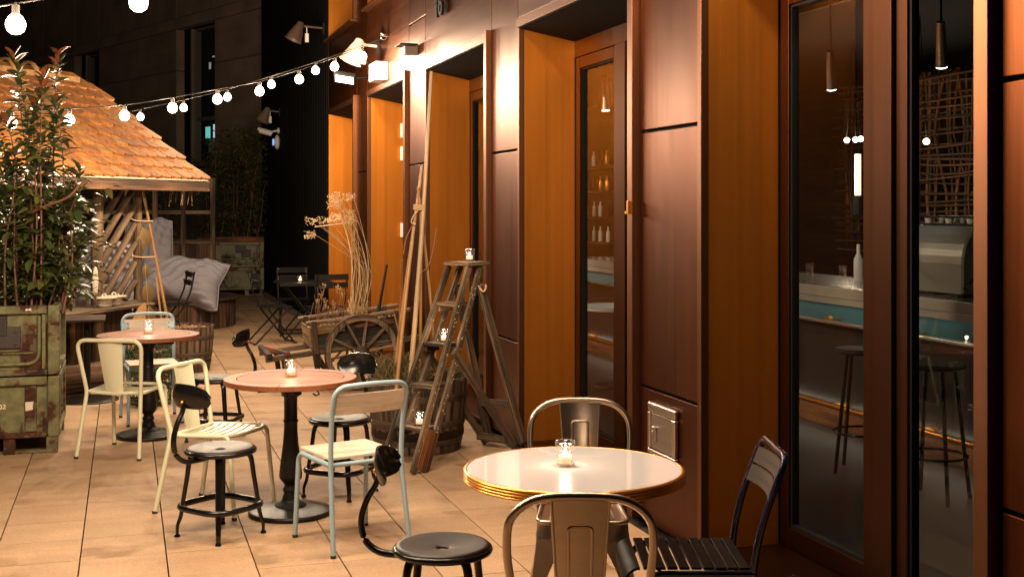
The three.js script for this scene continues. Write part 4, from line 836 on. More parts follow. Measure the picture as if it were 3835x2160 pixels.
function tuft(c, p, n, r, s) { const gs = []; for (let i = 0; i < n; i++) { const d = V(rr(-1, 1), rr(-1, 1), rr(-1, 1)).multiplyScalar(r), e = V(...c).add(d.multiply(V(...s))); gs.push(place(new THREE.OctahedronGeometry(rr(0.0035, 0.0065), 0), e.toArray(), [0, rr(0, 3), 0], [1, rr(1, 1.8), 1])); if (i % 3 === 0) gs.push(sweep([p, V(...p).lerp(e, 0.6).add(V(0, 0.01, 0)).toArray(), e.toArray()], 0.0012, 3)); } return gs; }
{ // dry plumed grass
  const t = thing('plume_grass', 'tall dry plumed grass tied in a sheaf standing in the handcart', 'grass', [2.09, 0.66, -11.42]);
  for (let k = 0; k < 24; k++) {
    const far = k % 5 === 0, tx = far ? rr(-0.44, -0.34) : rr(-0.26, -0.02), ty = far ? rr(0.74, 0.9) : rr(0.85, 1.14), tz = rr(-0.1, 0.15), bx = rr(-0.09, 0.09), bz = rr(-0.1, 0.1);
    const mx = bx + rr(-0.02, 0.07), pts = curve([[bx, 0, bz], [mx, 0.42, bz * 1.1], [mx * 0.5 + tx * 0.4, 0.75 * ty, (bz + tz) / 2], [tx, ty, tz]], 14);
    part('stem', sweep(pts, u => 0.0042 - 0.0022 * u, 5), k % 3 ? M.straw : M.strawPale, t);
    if (k % 2 === 0 && !far || k === 0 || k === 10) part('plume', tuft([tx - 0.05, ty + 0.005, tz], [tx, ty, tz], 42, 1, [0.06, 0.04, 0.05]), M.strawPale, t);
  }
  part('tie_stem', sweep(curve([[-0.42, 0.82, 0.05], [-0.2, 0.845, 0.05], [-0.02, 0.87, 0.03]], 8), 0.005, 5), M.strawPale, t);
  const loops = []; for (let k = 0; k < 22; k++) { const a = rr(0, 6), r = rr(0.06, 0.12); loops.push(sweep(curve([[Math.cos(a) * r, rr(0, 0.05), Math.sin(a) * r], [Math.cos(a + 1) * r, rr(0.03, 0.14), Math.sin(a + 1) * r], [Math.cos(a + 2) * r * 0.8, rr(0, 0.1), Math.sin(a + 2) * r]], 6), 0.0022, 4)); }
  tag(part('dry_blades', loops, M.straw, t), null, null, null, 'stuff');
}
{
  const t = thing('dead_stems', 'thin reddish dead flower stems at the low end of the handcart', 'plant', [1.80, 0.60, -11.42]);
  for (let k = 0; k < 24; k++) { const x = rr(-0.16, 0.16), z = rr(-0.2, 0.22), h = rr(0.12, 0.34); part('stem', sweep(curve([[x, 0, z], [x + rr(-0.02, 0.02), h * 0.5, z], [x + rr(-0.05, 0.05), h, z + rr(-0.03, 0.03)]], 6), 0.0028, 4), M.twig, t); if (k % 2) part('seed_head', tuft([x, h, z], [x, h * 0.8, z], 8, 0.02, [1, 1, 1]), M.straw, t); }
}

// ---------------------------------------------------------------- festoon lights
function festoon(bulbs, endA, endB, label, visibleDrop = 0.085) {
  const t = thing('festoon_light', label, 'string lights', [0, 0, 0], 0, 'festoon bulb strings over the terrace');
  const line = [endA, ...bulbs.map(([x, y, z]) => [x, y + visibleDrop, z]), endB].filter(Boolean);
  part('cable', sweep(curve(line, line.length * 6), 0.0042, 6), M.cable, t);
  for (const [x, y, z] of bulbs) {
    const b = part('bulb', lathe([[0, -0.05], [0.019, -0.046], [0.035, -0.032], [0.042, -0.01], [0.04, 0.008], [0.028, 0.029], [0.0145, 0.041], [0, 0.041]], 18).translate(x, y, z), M.bulbGlass, t);
    part('socket', [cyl(0.0165, 0.0165, 0.04, [x, y + 0.058, z], undefined, 12), cyl(0.006, 0.006, 0.012, [x, y + 0.083, z], undefined, 8)], M.socket, b);
    lamp(WARM, BULB, [x, y, z], 1.5);
  }
  return t;
}
const hook = [2.60, 3.43, -12.62];
festoon([[-0.833, 2.317, -10.221], [-0.426, 2.369, -10.503], [-0.003, 2.434, -10.797], [0.394, 2.528, -11.073], [0.793, 2.637, -11.35], [1.195, 2.745, -11.628], [1.6, 2.896, -11.91], [1.984, 3.06, -12.176], [2.308, 3.201, -12.402]], [-2.6, 2.45, -9.0], hook, 'string of warm bulbs running from the wall hook down in front of the tiled roof');
festoon([[0.174, 2.727, -15.146], [0.646, 2.809, -14.659], [1.101, 2.904, -14.188], [1.54, 3.018, -13.734], [1.961, 3.139, -13.299]], [-0.75, 2.60, -16.1], hook, 'string of smaller looking bulbs from the wall hook to the back of the tiled roof');
festoon([-1, 0, 1, 2, 3, 4].map(k => [-0.449 + 0.507 * k, 2.458 + 0.115 * k + 0.012 * k * k * (k > 0 ? 1 : 0), -5.70 - 0.04 * k]), [-3.2, 2.6, -5.5], [2.61, 3.62, -5.75], 'nearest string of warm bulbs high over the middle of the terrace');
festoon([0, 1, 2, 3, 4, 5, 6, 7].map(k => [-1.25 + 0.5 * k, 2.85 + 0.0085 * k * k, -4.85 + 0.045 * k]), [-3.6, 3.0, -5.0], [2.61, 3.45, -4.5], 'string of warm bulbs overhead at the near end of the terrace');
// ---------------------------------------------------------------- fixtures on the facade
function bellLamp(pos, s, label, m) {
  const t = thing('bell_lamp', label, 'lamp', pos, 0, 'bell shaped wall lamps');
  const bell = lathe([[0, 0.17], [0.035, 0.168], [0.05, 0.15], [0.055, 0.11], [0.085, 0.02], [0.118, -0.10], [0.125, -0.105], [0.116, -0.10], [0.08, 0.02], [0.045, 0.12], [0, 0.14]], 28);
  part('shade', place(bell, [-0.27 * s, -0.05, 0], [0, 0, -0.42]), m, t);
  part('arm', [sweep([[0, 0.03, 0], [-0.22 * s, 0.05, 0]], 0.016, 8)], m, t);
  part('wall_plate', [span(-0.025, 0, -0.06, 0.1, -0.05, 0.05, 0.006)], M.blackMatt, t);
  part('control_box', [span(-0.17 * s - 0.025, -0.17 * s + 0.025, -0.17, -0.05, -0.025, 0.025, 0.006), cyl(0.007, 0.007, 0.1, [-0.17 * s, 0.0, 0])], M.whitePlastic, t);
}
const enamel = mat([0.55, 0.46, 0.36], 0.4);
bellLamp([W - 0.0, 3.365, -13.12], 1, 'cream bell-shaped wall lamp beside the exit sign', enamel);
bellLamp([W - 0.03, 3.29, -21.77], 1, 'bell-shaped wall lamp above the security camera on the black wall', mat([0.16, 0.12, 0.09], 0.6));
bellLamp([W - 0.03, 4.06, -16.75], 1.4, 'dark bell-shaped wall lamp high on the black wall', mat([0.10, 0.06, 0.04], 0.5));
{
  const t = thing('security_camera', 'white bullet security camera on the black wall', 'camera', [W - 0.03, 3.0, -21.9]);
  part('wall_mount', cyl(0.05, 0.05, 0.03, [-0.015, 0, 0], [0, 0, PI / 2]), M.whitePlastic, t);
  part('arm', sweep([[-0.02, 0, 0], [-0.14, -0.02, 0.0]], 0.018, 8), M.whitePlastic, t);
  const b = part('body', place(new THREE.CylinderGeometry(0.045, 0.045, 0.22, 16), [-0.24, -0.03, 0.02], [0, 0, PI / 2 - 0.25]), M.whitePlastic, t);
  part('sun_hood', place(new THREE.CylinderGeometry(0.052, 0.052, 0.26, 16, 1, true, 0, PI), [-0.25, -0.025, 0.02], [0, PI / 2 * 0, PI / 2 - 0.25]), M.whitePlastic, b);
}
{
  const t = thing('alarm_sounder', 'oval white alarm sounder with a blue light on the black wall', 'alarm', [W - 0.03, 2.8, -21.95]);
  part('housing', place(new THREE.SphereGeometry(0.13, 20, 14), [-0.03, 0, 0], [0, 0, 0], [0.4, 1, 0.75]), M.whitePlastic, t);
  part('blue_light', span(-0.11, -0.085, -0.06, 0.06, -0.05, 0.02, 0.005), glow([0.1, 0.35, 1], 0.5), t);
  lamp(C(0.2, 0.45, 1), 0.004, [W - 0.16, 2.8, -21.9], 1);
}
{ // exit sign box
  const t = thing('exit_sign', 'white illuminated exit sign box with teal pictogram on the facade', 'sign', [W, 3.08, -12.82]);
  part('housing', span(-0.135, -0.002, -0.09, 0.10, -0.17, 0.17, 0.006), M.whitePlastic, t);
  const cv = document.createElement('canvas'); cv.width = 128; cv.height = 72; const c = cv.getContext('2d');
  c.fillStyle = '#f4fbfa'; c.fillRect(0, 0, 128, 72); c.fillStyle = '#149a96'; c.fillRect(12, 10, 46, 54); c.fillStyle = '#f4fbfa'; c.beginPath(); c.arc(36, 20, 5, 0, 7); c.fill();
  c.lineWidth = 6; c.strokeStyle = '#f4fbfa'; c.beginPath(); c.moveTo(34, 27); c.lineTo(31, 42); c.lineTo(40, 50); c.lineTo(38, 60); c.moveTo(31, 42); c.lineTo(22, 54); c.stroke();
  c.strokeStyle = '#149a96'; c.lineWidth = 8; c.beginPath(); c.moveTo(118, 37); c.lineTo(72, 37); c.moveTo(88, 22); c.lineTo(72, 37); c.lineTo(88, 52); c.stroke();
  const tx = new THREE.CanvasTexture(cv); tx.colorSpace = THREE.SRGBColorSpace;
  part('sign_face', new THREE.PlaneGeometry(0.32, 0.17).rotateY(-PI / 2).translate(-0.1375, 0.005, 0), new THREE.MeshStandardMaterial({ color: C(0.3, 0.3, 0.3), map: tx, emissive: C(1, 1, 1), emissiveMap: tx, emissiveIntensity: 1.3, roughness: 0.4 }), t);
  const r = new THREE.RectAreaLight(C(0.85, 1, 1), 1.2, 0.3, 0.16); r.position.set(W - 0.145, 3.085, -12.82); r.lookAt(W - 2, 3.085, -12.82); scene.add(r);
}
function led(pos, dir, label, k) {
  const t = thing('wall_floodlight', label, 'floodlight', pos, 0, 'cool white floodlights on the facade');
  const d = V(...dir).normalize(), q = new THREE.Quaternion().setFromUnitVectors(V(0, 0, 1), d);
  const hg = (g) => g.applyQuaternion(q);
  part('housing', hg(box(0.24, 0.14, 0.05, [0, 0, -0.032], undefined, 0.01)), M.blackMatt, t);
  part('light_panel', hg(box(0.20, 0.10, 0.008, [0, 0, 0])), glow([0.93, 0.97, 1], 6), t);
  part('bracket', sweep([[0, 0, 0], [W - pos[0] - 0.005, 0.04, 0]], 0.012, 8), M.blackMatt, t);
  const r = new THREE.RectAreaLight(COOL, k, 0.2, 0.1); r.position.set(...V(...pos).addScaledVector(d, 0.012).toArray()); r.lookAt(V(...pos).add(d.clone())); scene.add(r);
}
led([2.36, 3.385, -8.56], [0.35, -1, 0.55], 'cool white floodlight over the pier between two doorways at the top edge', 24);
led([2.30, 3.06, -13.45], [-0.35, -0.9, 0.6], 'small cool white floodlight under the bell-shaped lamp', 18);
{ // empty black bracket lamp
  const t = thing('bracket_fixture', 'flat black bracket fixture on the facade above the bamboo canes', 'fixture', [W, 3.17, -11.3]);
  part('shelf_plate', span(-0.19, -0.02, 0.0, 0.012, -0.13, 0.13, 0.003), M.blackMatt, t);
  part('body', span(-0.13, 0, -0.085, -0.002, -0.05, 0.05, 0.008), mat([0.25, 0.19, 0.15], 0.5), t);
}
part('hook_eye', [sweep(fillet([[2.62, 3.44, -12.62], [2.56, 3.44, -12.62], [2.545, 3.47, -12.62]], 0.02), 0.008, 6), sweep(Array.from({ length: 12 }, (_, k) => [2.57 + 0.03 * Math.cos(k / 6 * PI), 3.43 + 0.03 * Math.sin(k / 6 * PI), -12.62]), 0.006, 6, { closed: true })], M.steel); tag(scene.children.at(-1), 'steel wall hook that holds the two bulb strings', 'hook');
{ // stainless socket box
  const t = thing('socket_box', 'stainless steel socket box with a keyhole flap low on the facade', 'box', [W, 0, -5.735]);
  part('frame', [span(-0.028, 0, 0.61, 0.66, -0.165, 0.165, 0.012), span(-0.028, 0, 0.42, 0.609, -0.165, -0.135, 0.008), span(-0.028, 0, 0.42, 0.609, 0.125, 0.165, 0.01), span(-0.028, 0, 0.395, 0.419, -0.165, 0.165, 0.008)], M.steel, t);
  const d = part('door', span(-0.018, 0, 0.422, 0.606, -0.133, 0.123, 0.004), phys([0.45, 0.38, 0.32], 0.42, 0.9, { map: texMetal }), t);
  part('lock', [span(-0.034, -0.018, 0.528, 0.54, -0.105, -0.055, 0.002), span(-0.028, -0.018, 0.465, 0.528, -0.085, -0.062, 0.003), place(new THREE.SphereGeometry(0.009, 10, 8), [-0.024, 0.513, -0.1])], M.steel, d);
}

// ---------------------------------------------------------------- rusty green stacking bin with the big shrub
function metalBin(x1, zf, w, d, label, m, group, turn = 0) {      // front right corner at x1, zf
  const t = thing('steel_bin', label, 'container', [x1, 0, zf], turn, group), F = m;
  for (const [y0, y1, k] of [[0.11, 0.52, 0], [0.53, 1.0, 1]]) {
    part('side_panel', span(-w + 0.03, -0.03, y0 + 0.02, y1 - 0.02, -0.03, -0.045), F, t);
    part('side_panel', span(-w + 0.03, -0.03, y0 + 0.02, y1 - 0.02, -d + 0.03, -d + 0.045), F, t);
    part('side_panel', span(-0.045, -0.03, y0 + 0.02, y1 - 0.02, -d + 0.03, -0.03), F, t);
    part('side_panel', span(-w + 0.03, -w + 0.045, y0 + 0.02, y1 - 0.02, -d + 0.03, -0.03), F, t);
    for (const X of [0, -w + 0.075]) for (const Z of [0, -d + 0.075]) part('corner_post', span(X - 0.075, X, y0, y1, Z - 0.075, Z, 0.008), F, t);
    part('rim_rail', [span(-w + 0.08, -0.08, y1 - 0.055, y1, -0.05, 0.004, 0.006), span(-w + 0.08, -0.08, y1 - 0.055, y1, -d, -d + 0.05, 0.006), span(-0.05, 0.004, y1 - 0.055, y1, -d + 0.08, -0.08, 0.006), span(-w, -w + 0.05, y1 - 0.055, y1, -d + 0.08, -0.08, 0.006)], F, t);
    part('base_rail', [span(-w + 0.08, -0.08, y0, y0 + 0.035, -0.045, 0.002, 0.005), span(-0.045, 0.002, y0, y0 + 0.035, -d + 0.08, -0.08, 0.005)], F, t);
    if (!k) for (const X of [-0.165, -0.62, -1.06]) if (X > -w) part('pressed_rib', span(X - 0.055, X + 0.02, y0 + 0.037, y1 - 0.057, -0.045, -0.012, 0.008), F, t);
    if (!k) for (const Z of [-0.25, -0.5, -0.75]) part('pressed_rib', span(-0.045, -0.012, y0 + 0.037, y1 - 0.057, Z - 0.04, Z + 0.04, 0.008), F, t);
    if (k) {
      const fr = part('flap_frame', sweep(fillet([[-0.13, y1 - 0.07, -0.02], [-0.13, y0 + 0.075, -0.02], [-w + 0.16, y0 + 0.075, -0.02], [-w + 0.16, y1 - 0.07, -0.02]], 0.09, 8), 0.013, 10), F, t);
      part('flap_bar', [span(-w + 0.19, -0.17, y0 + 0.145, y0 + 0.155, -0.03, -0.012), span(-w + 0.19, -0.17, y0 + 0.155, y0 + 0.162, -0.03, -0.02)], F, fr);
      part('door_stop', span(-0.112, -0.088, y0 + 0.04, y1 - 0.06, -0.045, -0.004, 0.004), F, t);
      const la = part('latch', [span(-0.53, -0.33, 0.80, 0.935, -0.03, 0.004, 0.006), span(-0.42, -0.245, 0.715, 0.86, -0.03, -0.004, 0.006)], M.latch, t);
      part('latch_bolt', [[-0.275, 0.835], [-0.275, 0.75]].map(([X, Y]) => cyl(0.012, 0.012, 0.012, [X, Y, 0.0], [PI / 2, 0, 0], 10)), M.latch, la);
    }
  }
  for (const X of [0, -0.27, -w + 0.08, -w + 0.35]) part('foot', span(X - 0.085, X - 0.01, 0.0, 0.108, -0.01 - 0.08, -0.01, 0.005), F, t);
  for (const X of [0, -w + 0.08]) part('foot', span(X - 0.085, X - 0.01, 0.0, 0.108, -d + 0.01, -d + 0.09, 0.005), F, t);
  part('foot_runner', span(-0.36, -0.02, 0.004, 0.022, -0.085, -0.015), F, t);
  part('soil', span(-w + 0.046, -0.046, 0.86, 0.93, -d + 0.046, -0.046), M.soil, t);
  return t;
}
const bin1 = metalBin(-0.425, -8.90, 1.25, 0.98, 'rusty green stacked steel bin planted with the big shrub', M.rustGreen, 'stacked steel bin planters');
{
  const cv = document.createElement('canvas'); cv.width = 256; cv.height = 96; const c = cv.getContext('2d'); c.clearRect(0, 0, 256, 96); c.fillStyle = '#e9d9b8'; c.font = 'bold 70px sans-serif'; c.textBaseline = 'middle'; c.fillText('-002', 20, 50);
  const tx = new THREE.CanvasTexture(cv); tx.colorSpace = THREE.SRGBColorSpace;
  part('stencil_number', new THREE.PlaneGeometry(0.155, 0.058).translate(-0.357, 0.323, -0.0255), new THREE.MeshStandardMaterial({ map: tx, transparent: true, alphaTest: 0.3, roughness: 0.8 }), bin1);
  part('white_sticker', extr([[-0.215, 0.29], [-0.168, 0.298], [-0.17, 0.325], [-0.164, 0.352], [-0.217, 0.35]], 0.001).translate(0, 0, -0.0115), mat([0.7, 0.6, 0.48], 0.8), bin1);
  part('white_sticker', [extr([[-0.215, 0.972], [-0.175, 0.965], [-0.178, 0.974], [-0.21, 0.982]], 0.001), extr([[-0.212, 0.964], [-0.176, 0.978], [-0.18, 0.984], [-0.216, 0.97]], 0.0014)].map(g => g.translate(0, 0, 0.0045)), mat([0.75, 0.66, 0.52], 0.8), bin1);
}
function leafGeo(L, Wd, fold, bend) {
  const pos = [], n = 5, idx = [];
  for (let i = 0; i <= n; i++) { const u = i / n, w = Wd * Math.pow(Math.sin(PI * Math.min(1, u * 0.96 + 0.02)), 0.8), y = bend * u * u * L; for (const s of [-1, 0, 1]) pos.push(s * w, y + Math.abs(s) * w * fold, u * L); }
  for (let i = 0; i < n; i++) for (let s = 0; s < 2; s++) { const a = i * 3 + s, b = a + 3; idx.push(a, b, a + 1, a + 1, b, b + 1); }
  const g = new THREE.BufferGeometry(); g.setAttribute('position', new THREE.Float32BufferAttribute(pos, 3)); g.setIndex(idx); g.computeVertexNormals(); return clean(g);
}
const leafGeos = [leafGeo(0.10, 0.02, 0.35, -0.25), leafGeo(0.112, 0.0235, 0.3, -0.4), leafGeo(0.09, 0.019, 0.45, 0.1), leafGeo(0.078, 0.017, 0.3, -0.1)];
function shrub(name, label, pos, o) {
  const t = thing(name, label, 'shrub', pos), list = [];
  for (let k = 0; k < o.stems; k++) {
    const bx = rr(-o.w, o.w), bz = rr(-o.d, o.d), h = o.h(bx, k), tx = bx + rr(-o.lean, o.lean), tz = bz + rr(-o.lean, o.lean);
    const pts = curve([[bx, 0, bz], [bx * 0.7 + tx * 0.3 + rr(-0.04, 0.04), h * 0.4, bz * 0.7 + tz * 0.3], [(bx + tx) / 2 + rr(-0.03, 0.03), h * 0.75, (bz + tz) / 2], [tx, h, tz]], 16);
    part('stem', sweep(pts, u => 0.009 - 0.006 * u, 6), M.stem, t);
    const add = (p, s, dirA, up, size, red) => list.push({ p, a: dirA, up, s: size, red });
    const c = new THREE.CatmullRomCurve3(pts.map(p => V(...p)));
    const nl = Math.round(h * o.dens);
    for (let i = 0; i < nl; i++) {
      const u = 0.08 + 0.92 * i / nl, p = c.getPoint(u), top = u > 0.9;
      const side = (u < o.bush(bx)) && rnd() < 0.85;
      const a = i * 2.4 + rr(-0.5, 0.5);
      if (side) { // short side twig with a spray of leaves
        const r = rr(0.06, o.spread), e = V(p.x + Math.cos(a) * r, p.y + rr(-0.02, 0.12), p.z + Math.sin(a) * r);
        for (let q = 0; q < 4; q++) add(p.clone().lerp(e, 0.45 + q * 0.18), 0, a + rr(-1.2, 1.2), rr(-0.5, 0.6), rr(0.6, 1.2), false);
      } else { add(p, 0, a, top ? rr(0.6, 1.1) : rr(-0.1, 0.55), rr(0.65, 1.25), top && rnd() < 0.55); add(p, 0, a + PI + rr(-0.4, 0.4), top ? rr(0.6, 1.1) : rr(-0.1, 0.5), rr(0.8, 1.1), top && rnd() < 0.5); }
    }
  }
  const mtx = l => { const m = new THREE.Matrix4().makeTranslation(l.p.x, l.p.y, l.p.z); m.multiply(new THREE.Matrix4().makeRotationY(PI / 2 - l.a)).multiply(new THREE.Matrix4().makeRotationX(-l.up)).multiply(new THREE.Matrix4().makeRotationZ(rr(-0.5, 0.5))).scale(V(l.s, l.s, l.s)); return m; };
  // leaves nearest the camera side and top are single leaves, the rest one mass
  list.sort((a, b) => (b.p.z * 1.2 + b.p.y * 0.5 + b.p.x * 0.3) - (a.p.z * 1.2 + a.p.y * 0.5 + a.p.x * 0.3));
  const mass = [[], [], [], []];
  list.forEach((l, i) => {
    const gi = Math.floor(rnd() * 4), mi = Math.floor(rnd() * 4), m = mtx(l);
    if (i < o.single) { const q = part('leaf', leafGeos[gi], l.red ? M.leafRed : rnd() < 0.02 ? M.leafYellow : M.leaf[mi], t); q.applyMatrix4(m); }
    else mass[mi].push(leafGeos[gi].clone().applyMatrix4(m));
  });
  mass.forEach((g, i) => { if (g.length) tag(part('foliage', g, M.leaf[i], t), null, null, null, 'stuff'); });
  return t;
}
shrub('photinia_shrub', 'tall leafy evergreen shrub with reddish shoot tips growing in the rusty bin', [-0.90, 0.92, -9.38], {
  stems: 40, w: 0.5, d: 0.36, lean: 0.16, dens: 27, single: 290, spread: 0.2,
  h: (x, k) => (k % 3 === 0 ? rr(1.55, 2.0) : k % 3 === 1 ? rr(1.1, 1.65) : rr(0.7, 1.2)) * (x < -0.2 ? 0.9 : 1), bush: () => 0.58,
});
{ // lower side growth leaning out over the bin towards the hut
  shrub('side_shrub', 'bushy lower leaf growth hanging over the right side of the rusty bin', [-0.55, 0.92, -9.50], { stems: 12, w: 0.14, d: 0.3, lean: 0.22, dens: 34, single: 60, spread: 0.26, h: (x) => rr(0.5, 1.05), bush: () => 0.95 });
}
part('bare_branch', sweep(curve([[-1.1, 1.42, -9.3], [-0.828, 1.529, -9.2], [-0.53, 1.667, -9.0], [-0.36, 1.74, -8.93], [-0.31, 1.80, -8.93], [-0.243, 1.859, -8.92]], 24), u => 0.011 - 0.004 * u, 7, { bump: 0.1 }), M.twig); tag(scene.children.at(-1), 'long bare reddish branch sticking out of the big shrub', 'branch');

// ---------------------------------------------------------------- tiled timber hut
{
  const phi = Math.atan2(-0.813, -0.581), t = thing('tiled_hut', 'small timber hut with orange clay tile roof and diagonal log lattice', 'hut', [0.794, 0, -13.33], phi);
  const al = Math.atan2(1.10, 1.52), ca = Math.cos(al), sa = Math.sin(al), E0 = 1.95, LEN = 3.75, ex = 0.184, tw = 0.18;
  const roof = part('roof_deck', [beam([LEN / 2 - 0.04, E0 - 0.035, 0.02], [LEN / 2 - 0.04, E0 - 0.035 + 1.10, 1.54], LEN, 0.03, [0, 1, 0]), beam([LEN / 2 - 0.04, E0 - 0.035, 3.02], [LEN / 2 - 0.04, E0 - 0.035 + 1.10, 1.50], LEN, 0.03, [0, 1, 0])], M.darkWood[0], t);
  const sh = new THREE.Shape(); sh.moveTo(-tw / 2 + 0.003, 0.40); sh.lineTo(-tw / 2 + 0.003, 0.055); sh.quadraticCurveTo(-tw / 2 + 0.012, 0.0, 0, -0.002); sh.quadraticCurveTo(tw / 2 - 0.012, 0.0, tw / 2 - 0.003, 0.055); sh.lineTo(tw / 2 - 0.003, 0.40);
  const tiles = [0, 1, 2].map(k => { const g = uvm(extr(sh, 0.024, 0, [], 5), k * 1.3, k * 0.7); return g.translate(0, 0, -0.024).rotateX(PI / 2 - al + 0.105); });
  for (let r = 0; r < 10; r++) for (let c = 0; c < 21; c++) {
    const x = c * tw + (r % 2 ? tw / 2 : 0) - 0.02; if (x > LEN + 0.02) continue;
    const s = r * ex - 0.035;
    const q = part('roof_tile', tiles[Math.floor(rnd() * 3)], pick(M.clay), t);
    q.position.set(x + rr(-0.003, 0.003), E0 + 0.012 + s * sa + rr(0, 0.005), s * ca + rr(-0.006, 0.006)); q.rotation.z = rr(-0.012, 0.012);
  }
  const back = []; for (let r = 0; r < 10; r++) back.push(place(uvm(new THREE.BoxGeometry(LEN, 0.014, 0.24)), [LEN / 2 - 0.04, E0 + 0.03 + (r * ex + 0.06) * sa, 3.04 - (r * ex + 0.06) * ca], [al - 0.08, 0, 0]));
  part('rear_slope', back, M.clay[1], t);
  for (let k = 0; k < 11; k++) { const g = new THREE.CylinderGeometry(0.105, 0.12, 0.37, 14, 1, true, -PI / 2 - 0.2, PI + 0.4).rotateX(PI / 2).rotateY(PI / 2).rotateX(0); part('ridge_tile', [uvm(g), lathe([[0.105, 0], [0.128, 0], [0.128, 0.05], [0.105, 0.05]], 14).rotateZ(PI / 2).translate(0.185, 0, 0)].map(q => q.translate(0.38 + k * 0.335, E0 + 1.10 - 0.02, 1.52)), M.ridge, t); }
  part('fascia', [span(-0.06, LEN, E0 - 0.125, E0 - 0.025, -0.035, -0.005, 0.006)], rwood([0.17, 0.088, 0.04]), t);
  part('mortar_bed', span(-0.03, LEN, E0 - 0.018, E0 - 0.002, -0.03, 0.02), M.mortar, t);
  for (const z of [0, 1]) part('verge_board', beam([-0.055, E0 - 0.07, z ? 3.04 : 0.0], [-0.055, E0 - 0.07 + 1.10, 1.52], 0.022, 0.11, [0, 1, 0]), M.oldWood[1], t);
  // posts and rails
  const post = (x, z, r = 0.055, m = M.oldWood[0], h = E0 - 0.03) => part('post', sweep(curve([[x + rr(-0.01, 0.01), 0, z], [x, h * 0.5, z + rr(-0.01, 0.01)], [x, h, z]], 10), r, 9, { bump: 0.06 }), m, t);
  post(0.74, 0.3, 0.045, M.oldWood[1]); post(1.38, 0.3, 0.06); post(2.35, 0.3, 0.05); post(3.4, 0.3, 0.05); post(0, 2.9, 0.05); post(3.4, 2.9, 0.05); post(1.75, 0.32, 0.04, M.oldWood[1]);
  part('wall_plate', [beam([-0.03, E0 - 0.06, 0.3], [LEN - 0.2, E0 - 0.06, 0.3], 0.06, 0.08), beam([0, E0 - 0.06, 0.05], [0, E0 - 0.06, 2.95], 0.05, 0.07)], M.darkWood[2], t);
  part('log_rail', sweep(curve([[0.66, 0.71, 0.28], [1.1, 0.70, 0.27], [1.6, 0.695, 0.28], [2.3, 0.69, 0.28]], 16), 0.04, 8, { bump: 0.08 }), M.oldWood[1], t);
  for (let k = -4; k < 9; k++) {
    const y0 = 0.74 + k * 0.19, xA = 1.33, xB = 0.79; let a = [xA, y0, 0.3], b = [xB, y0 + 0.56, 0.3];
    const cut = (p, q, Y) => { const u = (Y - p[1]) / (q[1] - p[1]); return [p[0] + (q[0] - p[0]) * u, Y, p[2]]; };
    if (b[1] < 0.8 || a[1] > 1.86) continue; if (a[1] < 0.75) a = cut(a, b, 0.75); if (b[1] > 1.86) b = cut(a, b, 1.86);
    const jz = rr(-0.02, 0.02); a[2] += jz; b[2] += jz;
    part('lattice_log', sweep(curve([a, [(a[0] + b[0]) / 2 + rr(-0.012, 0.012), (a[1] + b[1]) / 2 + rr(-0.015, 0.015), a[2]], b], 10), rr(0.028, 0.036), 8, { bump: 0.09 }), pick(M.oldWood), t);
  }
  for (let k = -2; k < 3; k++) part('lattice_log', sweep(curve([[2.3, 0.95 + k * 0.2, 0.3], [2.05, 1.12 + k * 0.2, 0.3], [1.8, 1.3 + k * 0.2, 0.3]], 8), 0.026, 7, { bump: 0.1 }), pick(M.darkWood), t);
  // counter shelf and boarded front below it
  part('counter_shelf', box(1.55, 0.03, 0.34, [1.72, 0.715, 0.12], undefined, 0.005), M.oldWood[2], t);
  for (let k = 0; k < 12; k++) part('front_board', box(0.125, 0.62, 0.018, [0.86 + k * 0.13, 0.36, 0.33], undefined, 0.003), M.darkWood[k % 3], t);
  for (let k = 0; k < 17; k++) part('wall_plank', span(0.35 + k * 0.2, 0.54 + k * 0.2, 0.0, E0, 2.92, 2.94), M.greyWood[k % 2], t);
  // straw ends under the eave
  const th = []; for (let k = 0; k < 14; k++) { const x = rr(0.0, 0.5), z = rr(0.0, 0.15); th.push(sweep([[x, E0 - 0.1, z], [x + rr(-0.06, 0.06), E0 - rr(0.14, 0.28), z + rr(-0.03, 0.03)]], 0.0016, 3)); }
  tag(part('straw_ends', th, M.straw, t), null, null, null, 'stuff');
  // a bare bulb inside
  const wp = V(0.95, 1.62, 1.0).applyAxisAngle(V(0, 1, 0), phi).add(V(0.794, 0, -13.33));
  const bb = part('inside_bulb', place(new THREE.SphereGeometry(0.022, 12, 10), [0.95, 1.62, 1.0]), M.bulbGlass, t); part('flex', sweep([[0.95, 1.64, 1.0], [0.95, 1.9, 1.0]], 0.004, 5), M.cable, bb);
  lamp(WARM, 0.3, wp.toArray(), 1);
}
{ // timber lattice screen with panes behind the bench
  const t = thing('lattice_screen', 'timber window lattice screen with boarded base behind the grey cushion', 'screen', [0.80, 0, -19.35], -0.30);
  for (const x of [-1.2, -0.8, -0.38, 0.05, 0.5]) part('post', box(0.07, 2.1, 0.07, [x, 1.05, 0], undefined, 0.005), M.oldWood[1], t);
  for (const y of [1.13, 1.58, 2.06]) part('rail', box(1.64, 0.06, 0.05, [-0.35, y, 0.0], undefined, 0.004), M.oldWood[0], t);
  for (let k = 0; k < 13; k++) part('base_board', box(0.125, 1.08, 0.02, [-1.13 + k * 0.13, 0.55, -0.03], undefined, 0.003), M.plank2[k % 3], t);
  for (const x of [-1.0, -0.59, -0.165, 0.275]) for (const y of [1.355, 1.82]) part('pane', new THREE.PlaneGeometry(0.36, 0.40).translate(x, y, -0.01), M.glass, t);
}
